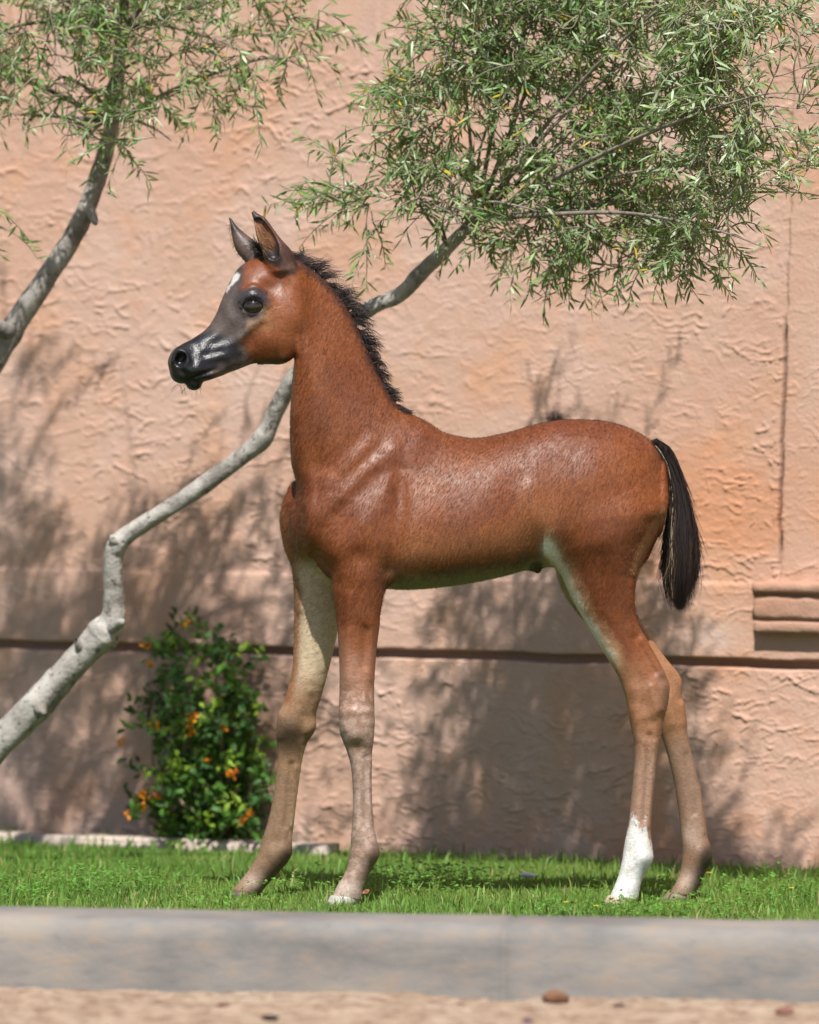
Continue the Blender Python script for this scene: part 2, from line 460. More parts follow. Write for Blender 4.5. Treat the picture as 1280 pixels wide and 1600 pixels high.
def build_grass():
    m = attr_mat('grass_blade', 0.55, 0.3, 0.35)
    def blades(n, x0, x1, y0, y1, hmin, hmax, w, seed):
        r = np.random.default_rng(seed)
        x = r.uniform(x0, x1, n); y = r.uniform(y0, y1, n)
        dens = fbm(x * 5, y * 5, 3, 3)
        keep = r.random(n) < 0.35 + 1.2 * dens
        wy = W_Y0 - np.tan(WA) * x - 0.02
        keep &= (y < wy)
        x, y, dens = x[keep], y[keep], dens[keep]
        n = len(x)
        hgt = r.uniform(hmin, hmax, n) * (0.7 + 0.7 * fbm(x * 9, y * 9, 17, 2))
        for hx, hy in ((-0.125, -0.11), (-0.32, 0.10), (0.418, 0.0), (0.53, 0.145)):
            hgt *= 1 - 0.6 * np.exp(-(((x - hx) / 0.06) ** 2 + ((y - hy + 0.05) / 0.09) ** 2))
        az = r.uniform(0, 2 * np.pi, n)
        lean = np.abs(r.normal(0.30, 0.28, n))
        dx, dy = np.cos(az) * lean, np.sin(az) * lean
        fa = r.uniform(0, np.pi, n)
        px, py = np.cos(fa) * w, np.sin(fa) * w
        root = np.stack([x, y, np.zeros(n)], 1)
        side = np.stack([px, py, np.zeros(n)], 1) * r.uniform(0.6, 1.2, n)[:, None]
        mid = root + np.stack([dx * hgt * 0.4, dy * hgt * 0.4, hgt * 0.6], 1)
        tip = root + np.stack([dx * hgt * 1.1, dy * hgt * 1.1, hgt * (1.0 - 0.25 * lean)], 1)
        v = np.stack([root - side, root + side, mid + side * 0.8, mid - side * 0.8, tip], 1)
        b = np.arange(n)[:, None] * 5
        q = b + np.array([0, 1, 2, 3]); t = b + np.array([3, 2, 4])
        base = np.array([0.125, 0.245, 0.045])[None] * (0.75 + 0.5 * r.random((n, 1)))
        warm = (fbm(x * 3, y * 3, 33, 3) > 0.55)[:, None] * 0.5 + (r.random((n, 1)) < 0.10) * 0.8
        base = base * (1 - 0.5 * warm) + np.array([0.30, 0.36, 0.09]) * 0.5 * warm
        dry = r.random(n) < 0.045
        base[dry] = np.array([0.40, 0.33, 0.16])
        c = np.repeat(base[:, None, :], 5, 1)
        return v.reshape(-1, 3), q, t, c.reshape(-1, 3)
    A = blades(230000, -1.15, 1.15, -0.75, 2.15, 0.005, 0.012, 0.0010, 1)
    B = blades(60000, -4.5, 4.5, -1.3, 3.5, 0.016, 0.038, 0.002, 2)
    nv = len(A[0])
    tag(mesh_np('grass', np.vstack([A[0], B[0]]), np.vstack([A[1], B[1] + nv]), np.vstack([A[2], B[2] + nv]), m, cols=np.vstack([A[3], B[3]])), kind='stuff')
    # clover and low weeds in patches
    r = np.random.default_rng(5)
    mc = attr_mat('clover_leaf', 0.5, 0.3, 0.3)
    cent = [(70, 1385), (140, 1390), (60, 1400), (240, 1388), (620, 1372), (730, 1378), (700, 1390), (600, 1392), (1000, 1428), (1035, 1432), (960, 1432), (1110, 1425), (1180, 1402), (1210, 1385), (1250, 1400), (30, 1410), (870, 1425),
            (440, 1395), (1150, 1430), (330, 1418), (400, 1425), (1015, 1392), (690, 1372), (160, 1378)]
    vs, qs, cs = [], [], []
    k = 0
    for (px, py) in cent:
        h = 0.012
        d = FPX * (CAM_H - h) / (py - (px - 640) * 0.0105 - 650)
        Y = d - DIST
        c0 = P(px, py, Y)
        for i in range(r.integers(40, 80)):
            x = c0[0] + r.normal(0, 0.055); y = Y + r.normal(0, 0.07); z = abs(r.normal(0.016, 0.012)) + 0.010
            for l in range(3):
                a = l * 2.094 + r.uniform(0, 2)
                u = np.array([np.cos(a), np.sin(a), r.uniform(-.3, .7)]) * r.uniform(0.005, 0.009)
                w = np.array([-np.sin(a), np.cos(a), r.uniform(-.3, .3)]) * r.uniform(0.003, 0.005)
                o = np.array([x, y, z])
                vs += [o, o + u * .6 + w, o + u * 1.1, o + u * .6 - w]
                qs.append((k, k + 1, k + 2, k + 3)); k += 4
                cc = np.array([0.085, 0.22, 0.035]) * r.uniform(0.7, 1.5)
                cs += [cc] * 4
    tag(mesh_np('clover', vs, qs, mat=mc, cols=cs), kind='stuff')


build_grass()

#@@FOAL
FUR_COUNT = 200000
FUR_PHASE = 0.0


def yc(px):
    return 0.19 * (np.asarray(px, float) - 700.0)


class Field:
    def __init__(self):
        fine, co = 1.3, 2.5
        self.X = np.concatenate([np.arange(248, 472, fine), np.arange(472.5, 1130, co)])
        z = np.concatenate([np.arange(318, 622, fine), np.arange(622.5, 1430, co)])
        self.Z = -z[::-1]
        self.Y = np.arange(-190, 205, 2.5)
        self.f = np.full((len(self.X), len(self.Y), len(self.Z)), 60.0, np.float32)

    def box(self, x0, x1, y0, y1, z0, z1):
        def rg(a, lo, hi):
            return max(0, np.searchsorted(a, lo) - 1), min(len(a), np.searchsorted(a, hi) + 1)
        return rg(self.X, x0, x1), rg(self.Y, y0, y1), rg(self.Z, -z1, -z0)

    def put(self, bx, d, k, mode):
        (a, b), (c, e), (g, h) = bx
        s = self.f[a:b, c:e, g:h]
        d = d.astype(np.float32)
        if mode == 'add':
            hh = np.maximum(k - np.abs(s - d), 0) / k
            s[...] = np.minimum(s, d) - hh * hh * k * 0.25
        else:
            d = -d
            hh = np.maximum(k - np.abs(s - d), 0) / k
            s[...] = np.maximum(s, d) + hh * hh * k * 0.25

    def sweep(self, secs, k=10, n=24, caps=(10, 10), mode='add', ex=2.0, ext=1.35):
        S = crom([list(q) + [0.0] * (7 - len(q)) for q in secs], n)
        Lp, Rp, cy, w, tp = S[:, 0:2], S[:, 2:4], S[:, 4], np.maximum(S[:, 5], 0.8), S[:, 6]
        C = (Lp + Rp) / 2
        hv = (Lp - Rp) / 2
        r = np.maximum(np.linalg.norm(hv, axis=1), 0.8)
        nv = hv / r[:, None]
        m = k + 14
        bx = self.box(min(Lp[:, 0].min(), Rp[:, 0].min()) - m, max(Lp[:, 0].max(), Rp[:, 0].max()) + m, (cy - w).min() - m, (cy + w).max() + m,
                      min(Lp[:, 1].min(), Rp[:, 1].min()) - m, max(Lp[:, 1].max(), Rp[:, 1].max()) + m)
        X = self.X[bx[0][0]:bx[0][1]]; Y = self.Y[bx[1][0]:bx[1][1]]; Z = -self.Z[bx[2][0]:bx[2][1]]
        gx, gz = np.meshgrid(X, Z, indexing='ij')
        pts = np.stack([gx.ravel(), gz.ravel()], 1)
        best = np.full(len(pts), 1e18); bi = np.zeros(len(pts), int)
        for i in range(len(C)):
            d = pts - C[i]
            u = d @ nv[i]
            uc = np.clip(u, -ext * r[i], ext * r[i])
            e = ((d - uc[:, None] * nv[i]) ** 2).sum(1)
            q = e < best
            best[q] = e[q]; bi[q] = i
        d = pts - C[bi]
        u = (d * nv[bi]).sum(1) 
        ax = np.sqrt(np.maximum((d ** 2).sum(1) - u ** 2, 0))
        isend = np.where(bi == 0, caps[0], np.where(bi == len(C) - 1, caps[1], 0))
        sres = np.where(isend > 0, ax / np.maximum(isend, 1e-3), 0)
        sh = gx.shape
        rr = r[bi].reshape(sh)[:, None, :]; ww = w[bi].reshape(sh)[:, None, :]
        uu = u.reshape(sh)[:, None, :]; vv = Y[None, :, None] - cy[bi].reshape(sh)[:, None, :]
        ww = np.maximum(ww * (1 + tp[bi].reshape(sh)[:, None, :] * np.clip(uu / rr, -1.1, 1.1)), 1.0)
        ss = sres.reshape(sh)[:, None, :]
        a = np.abs(uu / rr); b = np.abs(vv / ww)
        k1 = (a ** ex + b ** ex + ss ** ex) ** (1 / ex)
        ee = np.where(isend > 0, isend, 10).reshape(sh)[:, None, :]
        k2 = np.sqrt((a / rr) ** 2 + (b / ww) ** 2 + (ss / ee) ** 2) + 1e-6
        k2 = np.minimum(np.maximum(k2, k1 / np.maximum(np.maximum(rr, ww), 1)), 1e6)
        self.put(bx, k1 * (k1 - 1) / k2, k, mode)

    def ell(self, c, rad, k=8, mode='add', rot=0.0):
        """ellipsoid: c=(px,py,depth), rad along image x, image y, depth; rot turns it in the picture plane"""
        m = k + 12
        rm = max(rad)
        bx = self.box(c[0] - rm - m, c[0] + rm + m, c[2] - rm - m, c[2] + rm + m, c[1] - rm - m, c[1] + rm + m)
        X = self.X[bx[0][0]:bx[0][1]][:, None, None] - c[0]; Y = self.Y[bx[1][0]:bx[1][1]][None, :, None] - c[2]; Z = -self.Z[bx[2][0]:bx[2][1]][None, None, :] - c[1]
        ca, sa = math.cos(R(rot)), math.sin(R(rot))
        x, z = X * ca + Z * sa, -X * sa + Z * ca
        k1 = np.sqrt((x / rad[0]) ** 2 + (z / rad[1]) ** 2 + (Y / rad[2]) ** 2)
        k2 = np.sqrt((x / rad[0] ** 2) ** 2 + (z / rad[1] ** 2) ** 2 + (Y / rad[2] ** 2) ** 2) + 1e-6
        self.put(bx, k1 * (k1 - 1) / k2, k, mode)

    def tube(self, pts, k=4, mode='add'):
        """pts rows (px,py,depth,radius)"""
        p = crom(pts, 8)
        m = k + 10
        bx = self.box(p[:, 0].min() - m, p[:, 0].max() + m, p[:, 2].min() - m, p[:, 2].max() + m, p[:, 1].min() - m, p[:, 1].max() + m)
        X = self.X[bx[0][0]:bx[0][1]][:, None, None]; Y = self.Y[bx[1][0]:bx[1][1]][None, :, None]; Z = -self.Z[bx[2][0]:bx[2][1]][None, None, :]
        d = np.full(np.broadcast_shapes(X.shape, Y.shape, Z.shape), 1e9)
        for q in p:
            d = np.minimum(d, np.sqrt((X - q[0]) ** 2 + (Z - q[1]) ** 2 + (Y - q[2]) ** 2) - q[3])
        self.put(bx, d, k, mode)

    def surf(self, px, py):
        """depth of the first surface met from the camera side"""
        i = np.argmin(np.abs(self.X - px)); k = np.argmin(np.abs(self.Z + py))
        col = self.f[i, :, k]
        j = np.argmax(col < 0)
        if col[j] >= 0: return float(yc(px))
        a, b = col[j - 1], col[j]
        return float(self.Y[j - 1] + (self.Y[j] - self.Y[j - 1]) * a / (a - b))

    def strokes(self, lst):
        """shallow muscle relief: (points, sigma, amplitude, side)"""
        Zp = -self.Z
        for pts, sg, amp, side in lst:
            p = resample(np.array(pts, float), 24) if len(pts) > 1 else np.array(pts, float)
            x0, x1 = p[:, 0].min() - 3 * sg, p[:, 0].max() + 3 * sg
            z0, z1 = p[:, 1].min() - 3 * sg, p[:, 1].max() + 3 * sg
            (a, b), (c, e), (g, h) = self.box(x0, x1, -190, 205, z0, z1)
            gx, gz = np.meshgrid(self.X[a:b], Zp[g:h], indexing='ij')
            d2 = np.full(gx.shape, 1e9)
            for q in p: d2 = np.minimum(d2, (gx - q[0]) ** 2 + (gz - q[1]) ** 2)
            low = p[:, 1].mean() > 985
            D = amp * (1.5 if low else 1.02) * np.exp(-d2 / (2 * sg * sg * (1.1 if low else 1.45)))
            w = np.clip((yc(self.X[a:b])[:, None] - self.Y[None, c:e]) / 20 + 0.5, 0, 1)
            if side == 'far': w = 1 - w
            self.f[a:b, c:e, g:h] -= (D[:, None, :] * w[:, :, None]).astype(np.float32)

    def mesh(self):
        f = self.f
        ins = f < 0
        cnt = np.zeros(tuple(n - 1 for n in f.shape), np.int8)
        for a in (0, 1):
            for b in (0, 1):
                for c in (0, 1):
                    cnt += ins[a:f.shape[0] - 1 + a, b:f.shape[1] - 1 + b, c:f.shape[2] - 1 + c]
        act = np.nonzero((cnt > 0) & (cnt < 8))
        I, J, K = act
        n = len(I)
        val = {}
        for a in (0, 1):
            for b in (0, 1):
                for c in (0, 1): val[a, b, c] = f[I + a, J + b, K + c].astype(np.float64)
        acc = np.zeros((n, 3)); ct = np.zeros(n)
        for a in (0, 1):
            for b in (0, 1):
                for ax in range(3):
                    lo = [a, b]; lo.insert(ax, 0); hi = [a, b]; hi.insert(ax, 1)
                    v0, v1 = val[tuple(lo)], val[tuple(hi)]
                    cr = (v0 < 0) != (v1 < 0)
                    t = np.where(cr, v0 / np.where(cr, v0 - v1, 1), 0)
                    p = np.zeros((n, 3))
                    for q in range(3): p[:, q] = lo[q]
                    p[:, ax] = t
                    acc += p * cr[:, None]; ct += cr
        acc /= ct[:, None]
        pos = np.empty((n, 3))
        for q, (A, idx) in enumerate(((self.X, I), (self.Y, J), (self.Z, K))):
            pos[:, q] = A[idx] + (A[idx + 1] - A[idx]) * acc[:, q]
        ids = np.full(cnt.shape, -1, np.int32)
        ids[I, J, K] = np.arange(n, dtype=np.int32)
        quads = []
        for ax in range(3):
            s0 = [slice(1, -1)] * 3; s1 = [slice(1, -1)] * 3
            s0[ax] = slice(0, -1); s1[ax] = slice(1, None)
            a, b = ins[tuple(s0)], ins[tuple(s1)]
            o1, o2 = [(1, 2), (2, 0), (0, 1)][ax]
            for flip in (False, True):
                e = np.array(np.nonzero((a & ~b) if not flip else (~a & b))).T
                off = np.ones(3, int); off[ax] = 0
                e = e + off
                def cell(d1, d2):
                    q = e.copy(); q[:, o1] += d1; q[:, o2] += d2
                    return ids[q[:, 0], q[:, 1], q[:, 2]]
                q = np.stack([cell(-1, -1), cell(0, -1), cell(0, 0), cell(-1, 0)], 1)
                quads.append(q[:, ::-1] if flip else q)
        quads = np.vstack(quads)
        # light Taubin smoothing
        ed = np.vstack([quads[:, [0, 1]], quads[:, [1, 2]], quads[:, [2, 3]], quads[:, [3, 0]]])
        deg = np.bincount(ed.ravel(), minlength=n).astype(float)
        for lam in (0.5, -0.52, 0.5, -0.52):
            s = np.zeros_like(pos)
            for q in range(3):
                s[:, q] = np.bincount(ed[:, 0], pos[ed[:, 1], q], n) + np.bincount(ed[:, 1], pos[ed[:, 0], q], n)
            pos = pos + lam * (s / np.maximum(deg, 1)[:, None] - pos)
        mk = np.exp(-(((pos[:, 0] - 464) / 14) ** 2) ** 2) * sstep(405, 440, -pos[:, 2]) * (1 - sstep(530, 560, -pos[:, 2])) * (pos[:, 1] < -55)
        for _ in range(14):
            s = np.zeros_like(pos)
            for q in range(3):
                s[:, q] = np.bincount(ed[:, 0], pos[ed[:, 1], q], n) + np.bincount(ed[:, 1], pos[ed[:, 0], q], n)
            pos = pos + 0.6 * mk[:, None] * (s / np.maximum(deg, 1)[:, None] - pos)
        return pos, quads


def foal_field():
    F = Field()
    # trunk: (top x,y, bottom x,y, depth centre, half width, taper)
    T = [(497, 735, 489, 862, 58, -.05), (540, 695, 528, 897, 76, -.15), (590, 668, 580, 915, 86, -.35), (640, 656, 630, 921, 94, -.45),
         (690, 675, 690, 917, 104, -.32), (740, 685, 745, 909, 110, -.22), (790, 677, 795, 898, 108, -.20), (840, 664, 835, 886, 102, -.18),
         (890, 657, 880, 880, 98, -.12), (940, 658, 930, 895, 98, -.08), (985, 670, 975, 900, 90, -.05), (1016, 690, 1008, 878, 68, 0), (1034, 722, 1028, 838, 42, 0)]
    F.sweep([(a, b, c, d, float(yc((a + c) / 2)), w, t) for a, b, c, d, w, t in T], k=10, n=44, caps=(18, 10), ex=2.15, ext=1.15)
    # neck: (crest, throat)
    NK = [(447, 400, 464, 510, -50, 36, -.2), (476, 414, 460, 566, -50, 38, -.35), (512, 442, 456, 602, -48, 40, -.45), (545, 484, 454, 642, -45, 44, -.50),
          (570, 536, 454, 690, -42, 50, -.50), (594, 586, 459, 738, -38, 55, -.36), (624, 636, 484, 792, -32, 60, -.22), (662, 664, 545, 850, -26, 62, -.12)]
    F.sweep(NK, k=30, n=40, caps=(14, 24), ext=1.12)
    # near shoulder, far breast and forelegs
    NF = [(508, 740, 630, 735, -48, 32), (488, 790, 626, 795, -66, 42), (497, 845, 613, 850, -74, 42), (512, 885, 607, 893, -76, 38), (520, 930, 601, 930, -76, 32), (526, 970, 594, 970, -76, 28), (530, 1020, 588, 1020, -76, 25),
          (531, 1060, 585, 1060, -76, 25), (530, 1100, 585, 1100, -76, 27), (530, 1120, 585, 1124, -76, 28), (532, 1146, 584, 1146, -76, 26), (542, 1175, 582, 1171, -76, 20), (549, 1200, 580, 1200, -76, 17),
          (552, 1240, 580, 1240, -76, 16), (551, 1280, 583, 1280, -76, 17), (548, 1310, 588, 1310, -76, 21), (546, 1332, 592, 1336, -76, 22), (540, 1360, 580, 1360, -76, 19), (527, 1384, 568, 1385, -76, 21), (519, 1402, 565, 1405, -76, 23)]
    F.sweep(NF, k=24, caps=(40, 4), ext=1.3)
    F.sweep([(452, 760, 520, 790, 18, 30), (438, 805, 520, 830, 22, 36), (443, 850, 530, 865, 26, 36), (455, 885, 535, 905, 30, 33), (462, 925, 532, 945, 34, 28), (460, 961, 528, 985, 40, 26), (457, 1042, 515, 1042, 50, 24), (446, 1089, 501, 1092, 56, 24), (436, 1114, 493, 1118, 60, 26), (433, 1140, 490, 1141, 62, 25),
             (433, 1162, 479, 1164, 64, 21), (434, 1187, 473, 1185, 66, 17), (430, 1222, 467, 1222, 70, 16), (422, 1271, 460, 1274, 74, 17), (411, 1308, 456, 1315, 78, 21), (401, 1339, 452, 1343, 80, 22), (386, 1363, 425, 1374, 84, 19), (369, 1384, 409, 1393, 86, 21), (364, 1391, 405, 1399, 87, 22)],
            k=16, caps=(24, 4), ext=1.3)
    # breast between the forelegs
    F.ell((500, 815, -18), (44, 62, 52), k=20)
    F.ell((555, 875, -20), (60, 40, 60), k=18)
    # hind legs
    NH = [(880, 740, 1020, 735, 46, 34), (860, 800, 1037, 785, 12, 52), (866, 850, 1022, 815, 2, 52), (875, 885, 1006, 845, 2, 46), (888, 920, 994, 888, 4, 40), (905, 955, 990, 935, 6, 33), (926, 990, 996, 970, 8, 27), (950, 1030, 1014, 1007, 10, 23),
          (967, 1059, 1032, 1040, 11, 22), (977, 1088, 1045, 1068, 12, 22), (983, 1115, 1045, 1088, 12, 23), (987, 1136, 1040, 1114, 12, 23), (992, 1160, 1034, 1146, 12, 21), (993, 1185, 1027, 1182, 12, 18),
          (991, 1208, 1023, 1218, 12, 17), (986, 1254, 1019, 1258, 12, 17), (982, 1288, 1017, 1292, 12, 19), (975, 1324, 1020, 1328, 12, 23), (972, 1345, 1019, 1346, 12, 23), (966, 1370, 1004, 1374, 12, 20), (957, 1392, 999, 1392, 12, 22), (952, 1404, 997, 1406, 12, 24)]
    F.sweep(NH, k=30, caps=(40, 4), ext=1.3)
    FH = [(890, 740, 1042, 745, 108, 48), (868, 840, 1042, 787, 110, 48), (868, 885, 1027, 835, 112, 46), (880, 925, 1008, 873, 112, 40), (900, 955, 994, 912, 112, 34), (930, 990, 992, 950, 112, 27), (960, 1025, 1015, 992, 113, 23), (985, 1060, 1042, 1030, 114, 22),
          (1003, 1090, 1064, 1058, 115, 22), (1014, 1113, 1067, 1086, 116, 23), (1029, 1140, 1072, 1128, 117, 20), (1040, 1170, 1078, 1163, 118, 18), (1052, 1216, 1090, 1213, 118, 17), (1060, 1264, 1099, 1262, 118, 17), (1064, 1305, 1105, 1305, 118, 20),
          (1066, 1334, 1113, 1338, 118, 23), (1062, 1365, 1103, 1362, 118, 20), (1050, 1390, 1091, 1388, 118, 22), (1045, 1399, 1087, 1398, 118, 23)]
    F.sweep(FH, k=14, caps=(26, 4), ext=1.3)
    # flank fold and sheath
    F.ell((845, 868, 30), (26, 14, 26), k=14)
    F.ell((829, 884, 26), (16, 7, 10), k=8, rot=14)
    F.ell((840, 888, 24), (5, 8, 6), k=4)
    # head: (face line, jaw line)
    HD = [(418, 399, 474, 470, -52, 36, -.1), (394, 405, 471, 515, -54, 42, .05), (373, 419, 459, 550, -57, 44, .10), (358, 443, 438, 563, -61, 43, .12), (347, 468, 413, 566, -66, 37, .10), (337, 492, 389, 571, -71, 30, -.05),
          (322, 514, 364, 580, -77, 26, -.15), (301, 529, 342, 588, -83, 26, -.12), (284, 538, 325, 594, -88, 28, -.05), (273, 548, 308, 597, -91, 27, 0), (268, 560, 295, 592, -92, 22, 0)]
    F.sweep(HD, k=20, n=30, caps=(20, 12), ex=2.2, ext=1.12)
    F.ell((284, 566, -92), (20, 22, 29), k=8, rot=-20)
    F.ell((283, 583, -90), (17, 16, 24), k=7)
    F.ell((303, 598, -86), (13, 12, 18), k=5)
    s = F.surf(436, 515); F.ell((436, 515, s + 17), (44, 48, 21), k=22, rot=-15)       # jowl
    # nostril
    s = F.surf(281, 562)
    F.tube([(271, 562, s + 6, 3), (274, 552, s + 5, 3), (282, 548, s + 2, 3.5), (291, 553, s, 3.5), (293, 563, s, 3.5), (289, 572, s + 2, 2.5)], k=9)
    F.ell((282, 562, s + 1), (7.5, 10.5, 11), k=5, mode='cut', rot=28)
    # mouth line
    F.tube([(281, 597, F.surf(283, 592) - 1, 2.2), (297, 591, F.surf(297, 591) - 1, 1.8), (315, 586, F.surf(315, 586) - 1, 1.6), (330, 581, F.surf(330, 580) - 1, 1.2)], k=4, mode='cut')
    # orbit, eyelids, eye opening
    s = F.surf(396, 474)
    F.eye_s = s
    F.ell((396, 471, s + 8), (27, 23, 14), k=10)
    s2 = F.surf(396, 476)
    F.eye_d = s2
    F.ell((396, 478, s2 - 2), (16.5, 9.5, 15), k=4, mode='cut', rot=4)
    F.tube([(376, 480, s2 + 4, 2.4), (382, 467, s2 + 1, 4.2), (394, 461, s2 - 0.5, 5.0), (408, 464, s2 + 1.5, 4.2), (417, 477, s2 + 5, 2.4)], k=5)
    F.tube([(374, 470, s2 + 5, 2), (384, 455, s2 + 3, 3), (398, 450, s2 + 3, 3.4), (414, 456, s2 + 6, 2.5)], k=6)
    # ears
    e = -84
    F.sweep([(416, 422, 462, 416, e + 6, 20), (411, 398, 457, 394, e, 19), (403, 376, 439, 373, e - 4, 16), (399, 358, 427, 357, e - 6, 13), (396, 343, 415, 341, e - 6, 9), (393, 333, 400, 332, e - 4, 4)], k=7, caps=(12, 3), ext=1.2)
    F.sweep([(419, 400, 436, 399, e - 14, 8), (409, 388, 436, 386, e - 17, 13), (403, 372, 432, 371, e - 19, 14), (399, 356, 422, 356, e - 17, 12), (396, 345, 410, 343, e - 13, 8)], k=3, caps=(6, 4), mode='cut', ext=1.2)
    e = -22
    F.sweep([(383, 409, 414, 388, e - 4, 18), (370, 393, 395, 374, e, 16), (364, 376, 381, 363, e + 2, 12), (361, 359, 370, 353, e + 3, 8), (358.5, 344, 361.5, 341, e + 4, 3)], k=7, caps=(10, 3), ext=1.2)
    # relief of muscles, tendons and bones
    Nn, Fr = 'near', 'far'
    F.strokes([
        ([(580, 688), (540, 727), (512, 756)], 9, 3.2, Nn), ([(560, 690), (524, 735)], 8, -2.5, Nn), ([(615, 700), (569, 738), (525, 778), (506, 806)], 9, 4.0, Nn), ([(592, 700), (552, 738), (520, 766)], 6, -2.6, Nn),
        ([(615, 742), (588, 790), (570, 815)], 9, 3.0, Nn), ([(590, 742), (555, 775), (530, 800)], 7, -2.5, Nn), ([(535, 822), (522, 812)], 15, -5.5, Nn), ([(556, 838)], 15, 4.5, Nn), ([(561, 868)], 10, -3.5, Nn),
        ([(623, 735), (625, 800), (618, 850), (610, 885)], 8, -6.0, Nn), ([(660, 730), (665, 800), (650, 860)], 22, 3.0, Nn), ([(568, 905), (562, 960)], 13, 3.5, Nn), ([(600, 900), (592, 960)], 6, -2.0, Nn), ([(572, 985), (568, 1040)], 5, -2.2, Nn), ([(548, 990), (548, 1060)], 7, 1.6, Nn),
        ([(486, 800), (484, 830)], 14, 3.5, Nn), ([(520, 880), (524, 910)], 6, -3, Nn),
        ([(808, 760), (805, 800), (818, 840)], 16, -5.0, Nn), ([(829, 765), (845, 800), (862, 830)], 10, 3.5, Nn), ([(866, 745), (872, 775)], 20, -4.0, Nn), ([(846, 690), (875, 672)], 16, 3.5, Nn), ([(905, 760), (915, 850)], 34, 4.0, Nn),
        ([(1000, 745), (1000, 800)], 24, 3.0, Nn), ([(1012, 815), (996, 850), (986, 900)], 6, -3.0, Nn), ([(960, 860), (968, 930)], 18, 3.0, Nn), ([(938, 870), (950, 940)], 9, -2.5, Nn),
        ([(994, 998), (1007, 1022), (1022, 1050)], 5, -2.8, Nn), ([(1004, 1000), (1018, 1025), (1034, 1052)], 5, 1.8, Nn), ([(1020, 1075), (1028, 1110)], 6, 2.6, Nn), ([(1008, 1100), (1010, 1125)], 7, -2.5, Nn), ([(995, 1080), (1003, 1120)], 8, 2.5, Nn), ([(1016, 1150), (1010, 1230), (1006, 1280)], 3.5, -2.2, Nn), ([(1000, 1160), (998, 1280)], 6, 1.2, Nn),
        ([(1024, 1160), (1017, 1240), (1013, 1290)], 3, 1.6, Nn), ([(990, 1110), (996, 1150)], 5, 1.6, Nn), ([(1018, 1130), (1012, 1150)], 5, -1.6, Nn), ([(1038, 1072), (1036, 1105)], 5, 2.0, Nn), ([(990, 1345), (984, 1372)], 5, -1.2, Nn),
        ([(578, 1190), (578, 1290)], 2.8, 1.4, Nn), ([(536, 1112), (538, 1140)], 4, 1.8, Nn), ([(560, 1150)], 7, 1.6, Nn), ([(548, 1345), (538, 1372)], 5, -1.0, Nn), ([(545, 930), (540, 1000), (542, 1070)], 5, 1.6, Nn), ([(583, 960), (578, 1060)], 4, 1.2, Nn),
        ([(463, 1200), (455, 1290)], 2.8, 1.5, Fr), ([(440, 1120), (437, 1150)], 5, 1.8, Fr), ([(474, 1120), (470, 1150)], 5, -1.5, Fr), ([(415, 1345), (400, 1372)], 5, -1.0, Fr), ([(1094, 1230), (1101, 1300)], 3, 1.4, Fr), ([(1068, 1100), (1070, 1130)], 4, 1.5, Fr),
        ([(1006, 1340)], 8, 2.5, Nn), ([(990, 1330)], 7, -1.2, Nn), ([(985, 1385)], 9, 1.2, Nn),
        ([(570, 1185), (571, 1290)], 3.5, -2.0, Nn), ([(560, 1190), (560, 1290)], 5, 1.2, Nn), ([(552, 1118), (552, 1150)], 8, 2.2, Nn), ([(573, 1130), (571, 1160)], 8, 2.0, Nn), ([(563, 1168)], 9, -2.2, Nn), ([(540, 1110), (575, 1112)], 4, 1.4, Nn), ([(578, 1330)], 9, 2.4, Nn), ([(560, 1322)], 8, -1.6, Nn), ([(553, 1365)], 8, 1.2, Nn),
        ([(500, 1130), (486, 1140)], 7, 2.0, Fr), ([(455, 1195), (446, 1290)], 3.5, -2.0, Fr), ([(480, 1060), (472, 1090)], 8, 1.5, Fr), ([(485, 1080)], 4, 1.6, Fr), ([(430, 1315)], 8, -1.4, Fr), ([(446, 1328)], 8, 2, Fr), ([(452, 1140)], 10, 1.8, Fr),
        ([(1072, 1180), (1085, 1270)], 3.5, -2.0, Fr), ([(1050, 1090), (1052, 1130)], 7, 2, Fr), ([(1098, 1330)], 9, 2, Fr), ([(1052, 1060), (1062, 1090)], 5, -2, Fr), ([(458, 790), (462, 860)], 8, 2.5, Fr), ([(452, 905), (470, 950)], 5, 2.5, Fr),
        ([(470, 590), (480, 660), (500, 720)], 9, -2.6, Nn), ([(505, 560), (515, 640), (530, 690)], 20, 3.2, Nn), ([(500, 510), (520, 540)], 16, -3.5, Nn), ([(555, 560), (585, 625)], 11, -2.4, Nn), ([(458, 566), (468, 525)], 6, -3.0, Nn), ([(464, 430), (464, 490)], 11, 4.5, Nn), ([(590, 660), (640, 675)], 14, -2, Nn),
        ([(408, 500), (394, 508), (376, 527)], 4, 3.0, Nn), ([(414, 512), (396, 526), (384, 540)], 7, -2.6, Nn), ([(418, 452), (436, 442)], 7, -3.2, Nn), ([(400, 440), (420, 430)], 9, 1.8, Nn), ([(372, 470), (366, 500), (350, 520)], 8, -2.0, Nn), ([(362, 450), (352, 480)], 6, 1.6, Nn),
        ([(360, 500), (340, 522), (312, 537)], 5, 1.6, Nn), ([(376, 512), (352, 530), (330, 541)], 5, -1.6, Nn), ([(296, 577), (308, 571), (316, 562)], 3.5, 1.5, Nn), ([(285, 590), (300, 587)], 4, 1.6, Nn), ([(318, 590), (345, 583)], 4, 1.4, Nn),
        ([(300, 590), (318, 583), (336, 577)], 2.2, -1.8, Nn), ([(420, 470), (430, 500), (428, 530)], 13, 1.8, Nn), ([(404, 545), (428, 556)], 9, -1.4, Nn), ([(388, 440), (402, 428)], 8, 1.4, Nn), ([(380, 500), (390, 498)], 4, -1.2, Nn),
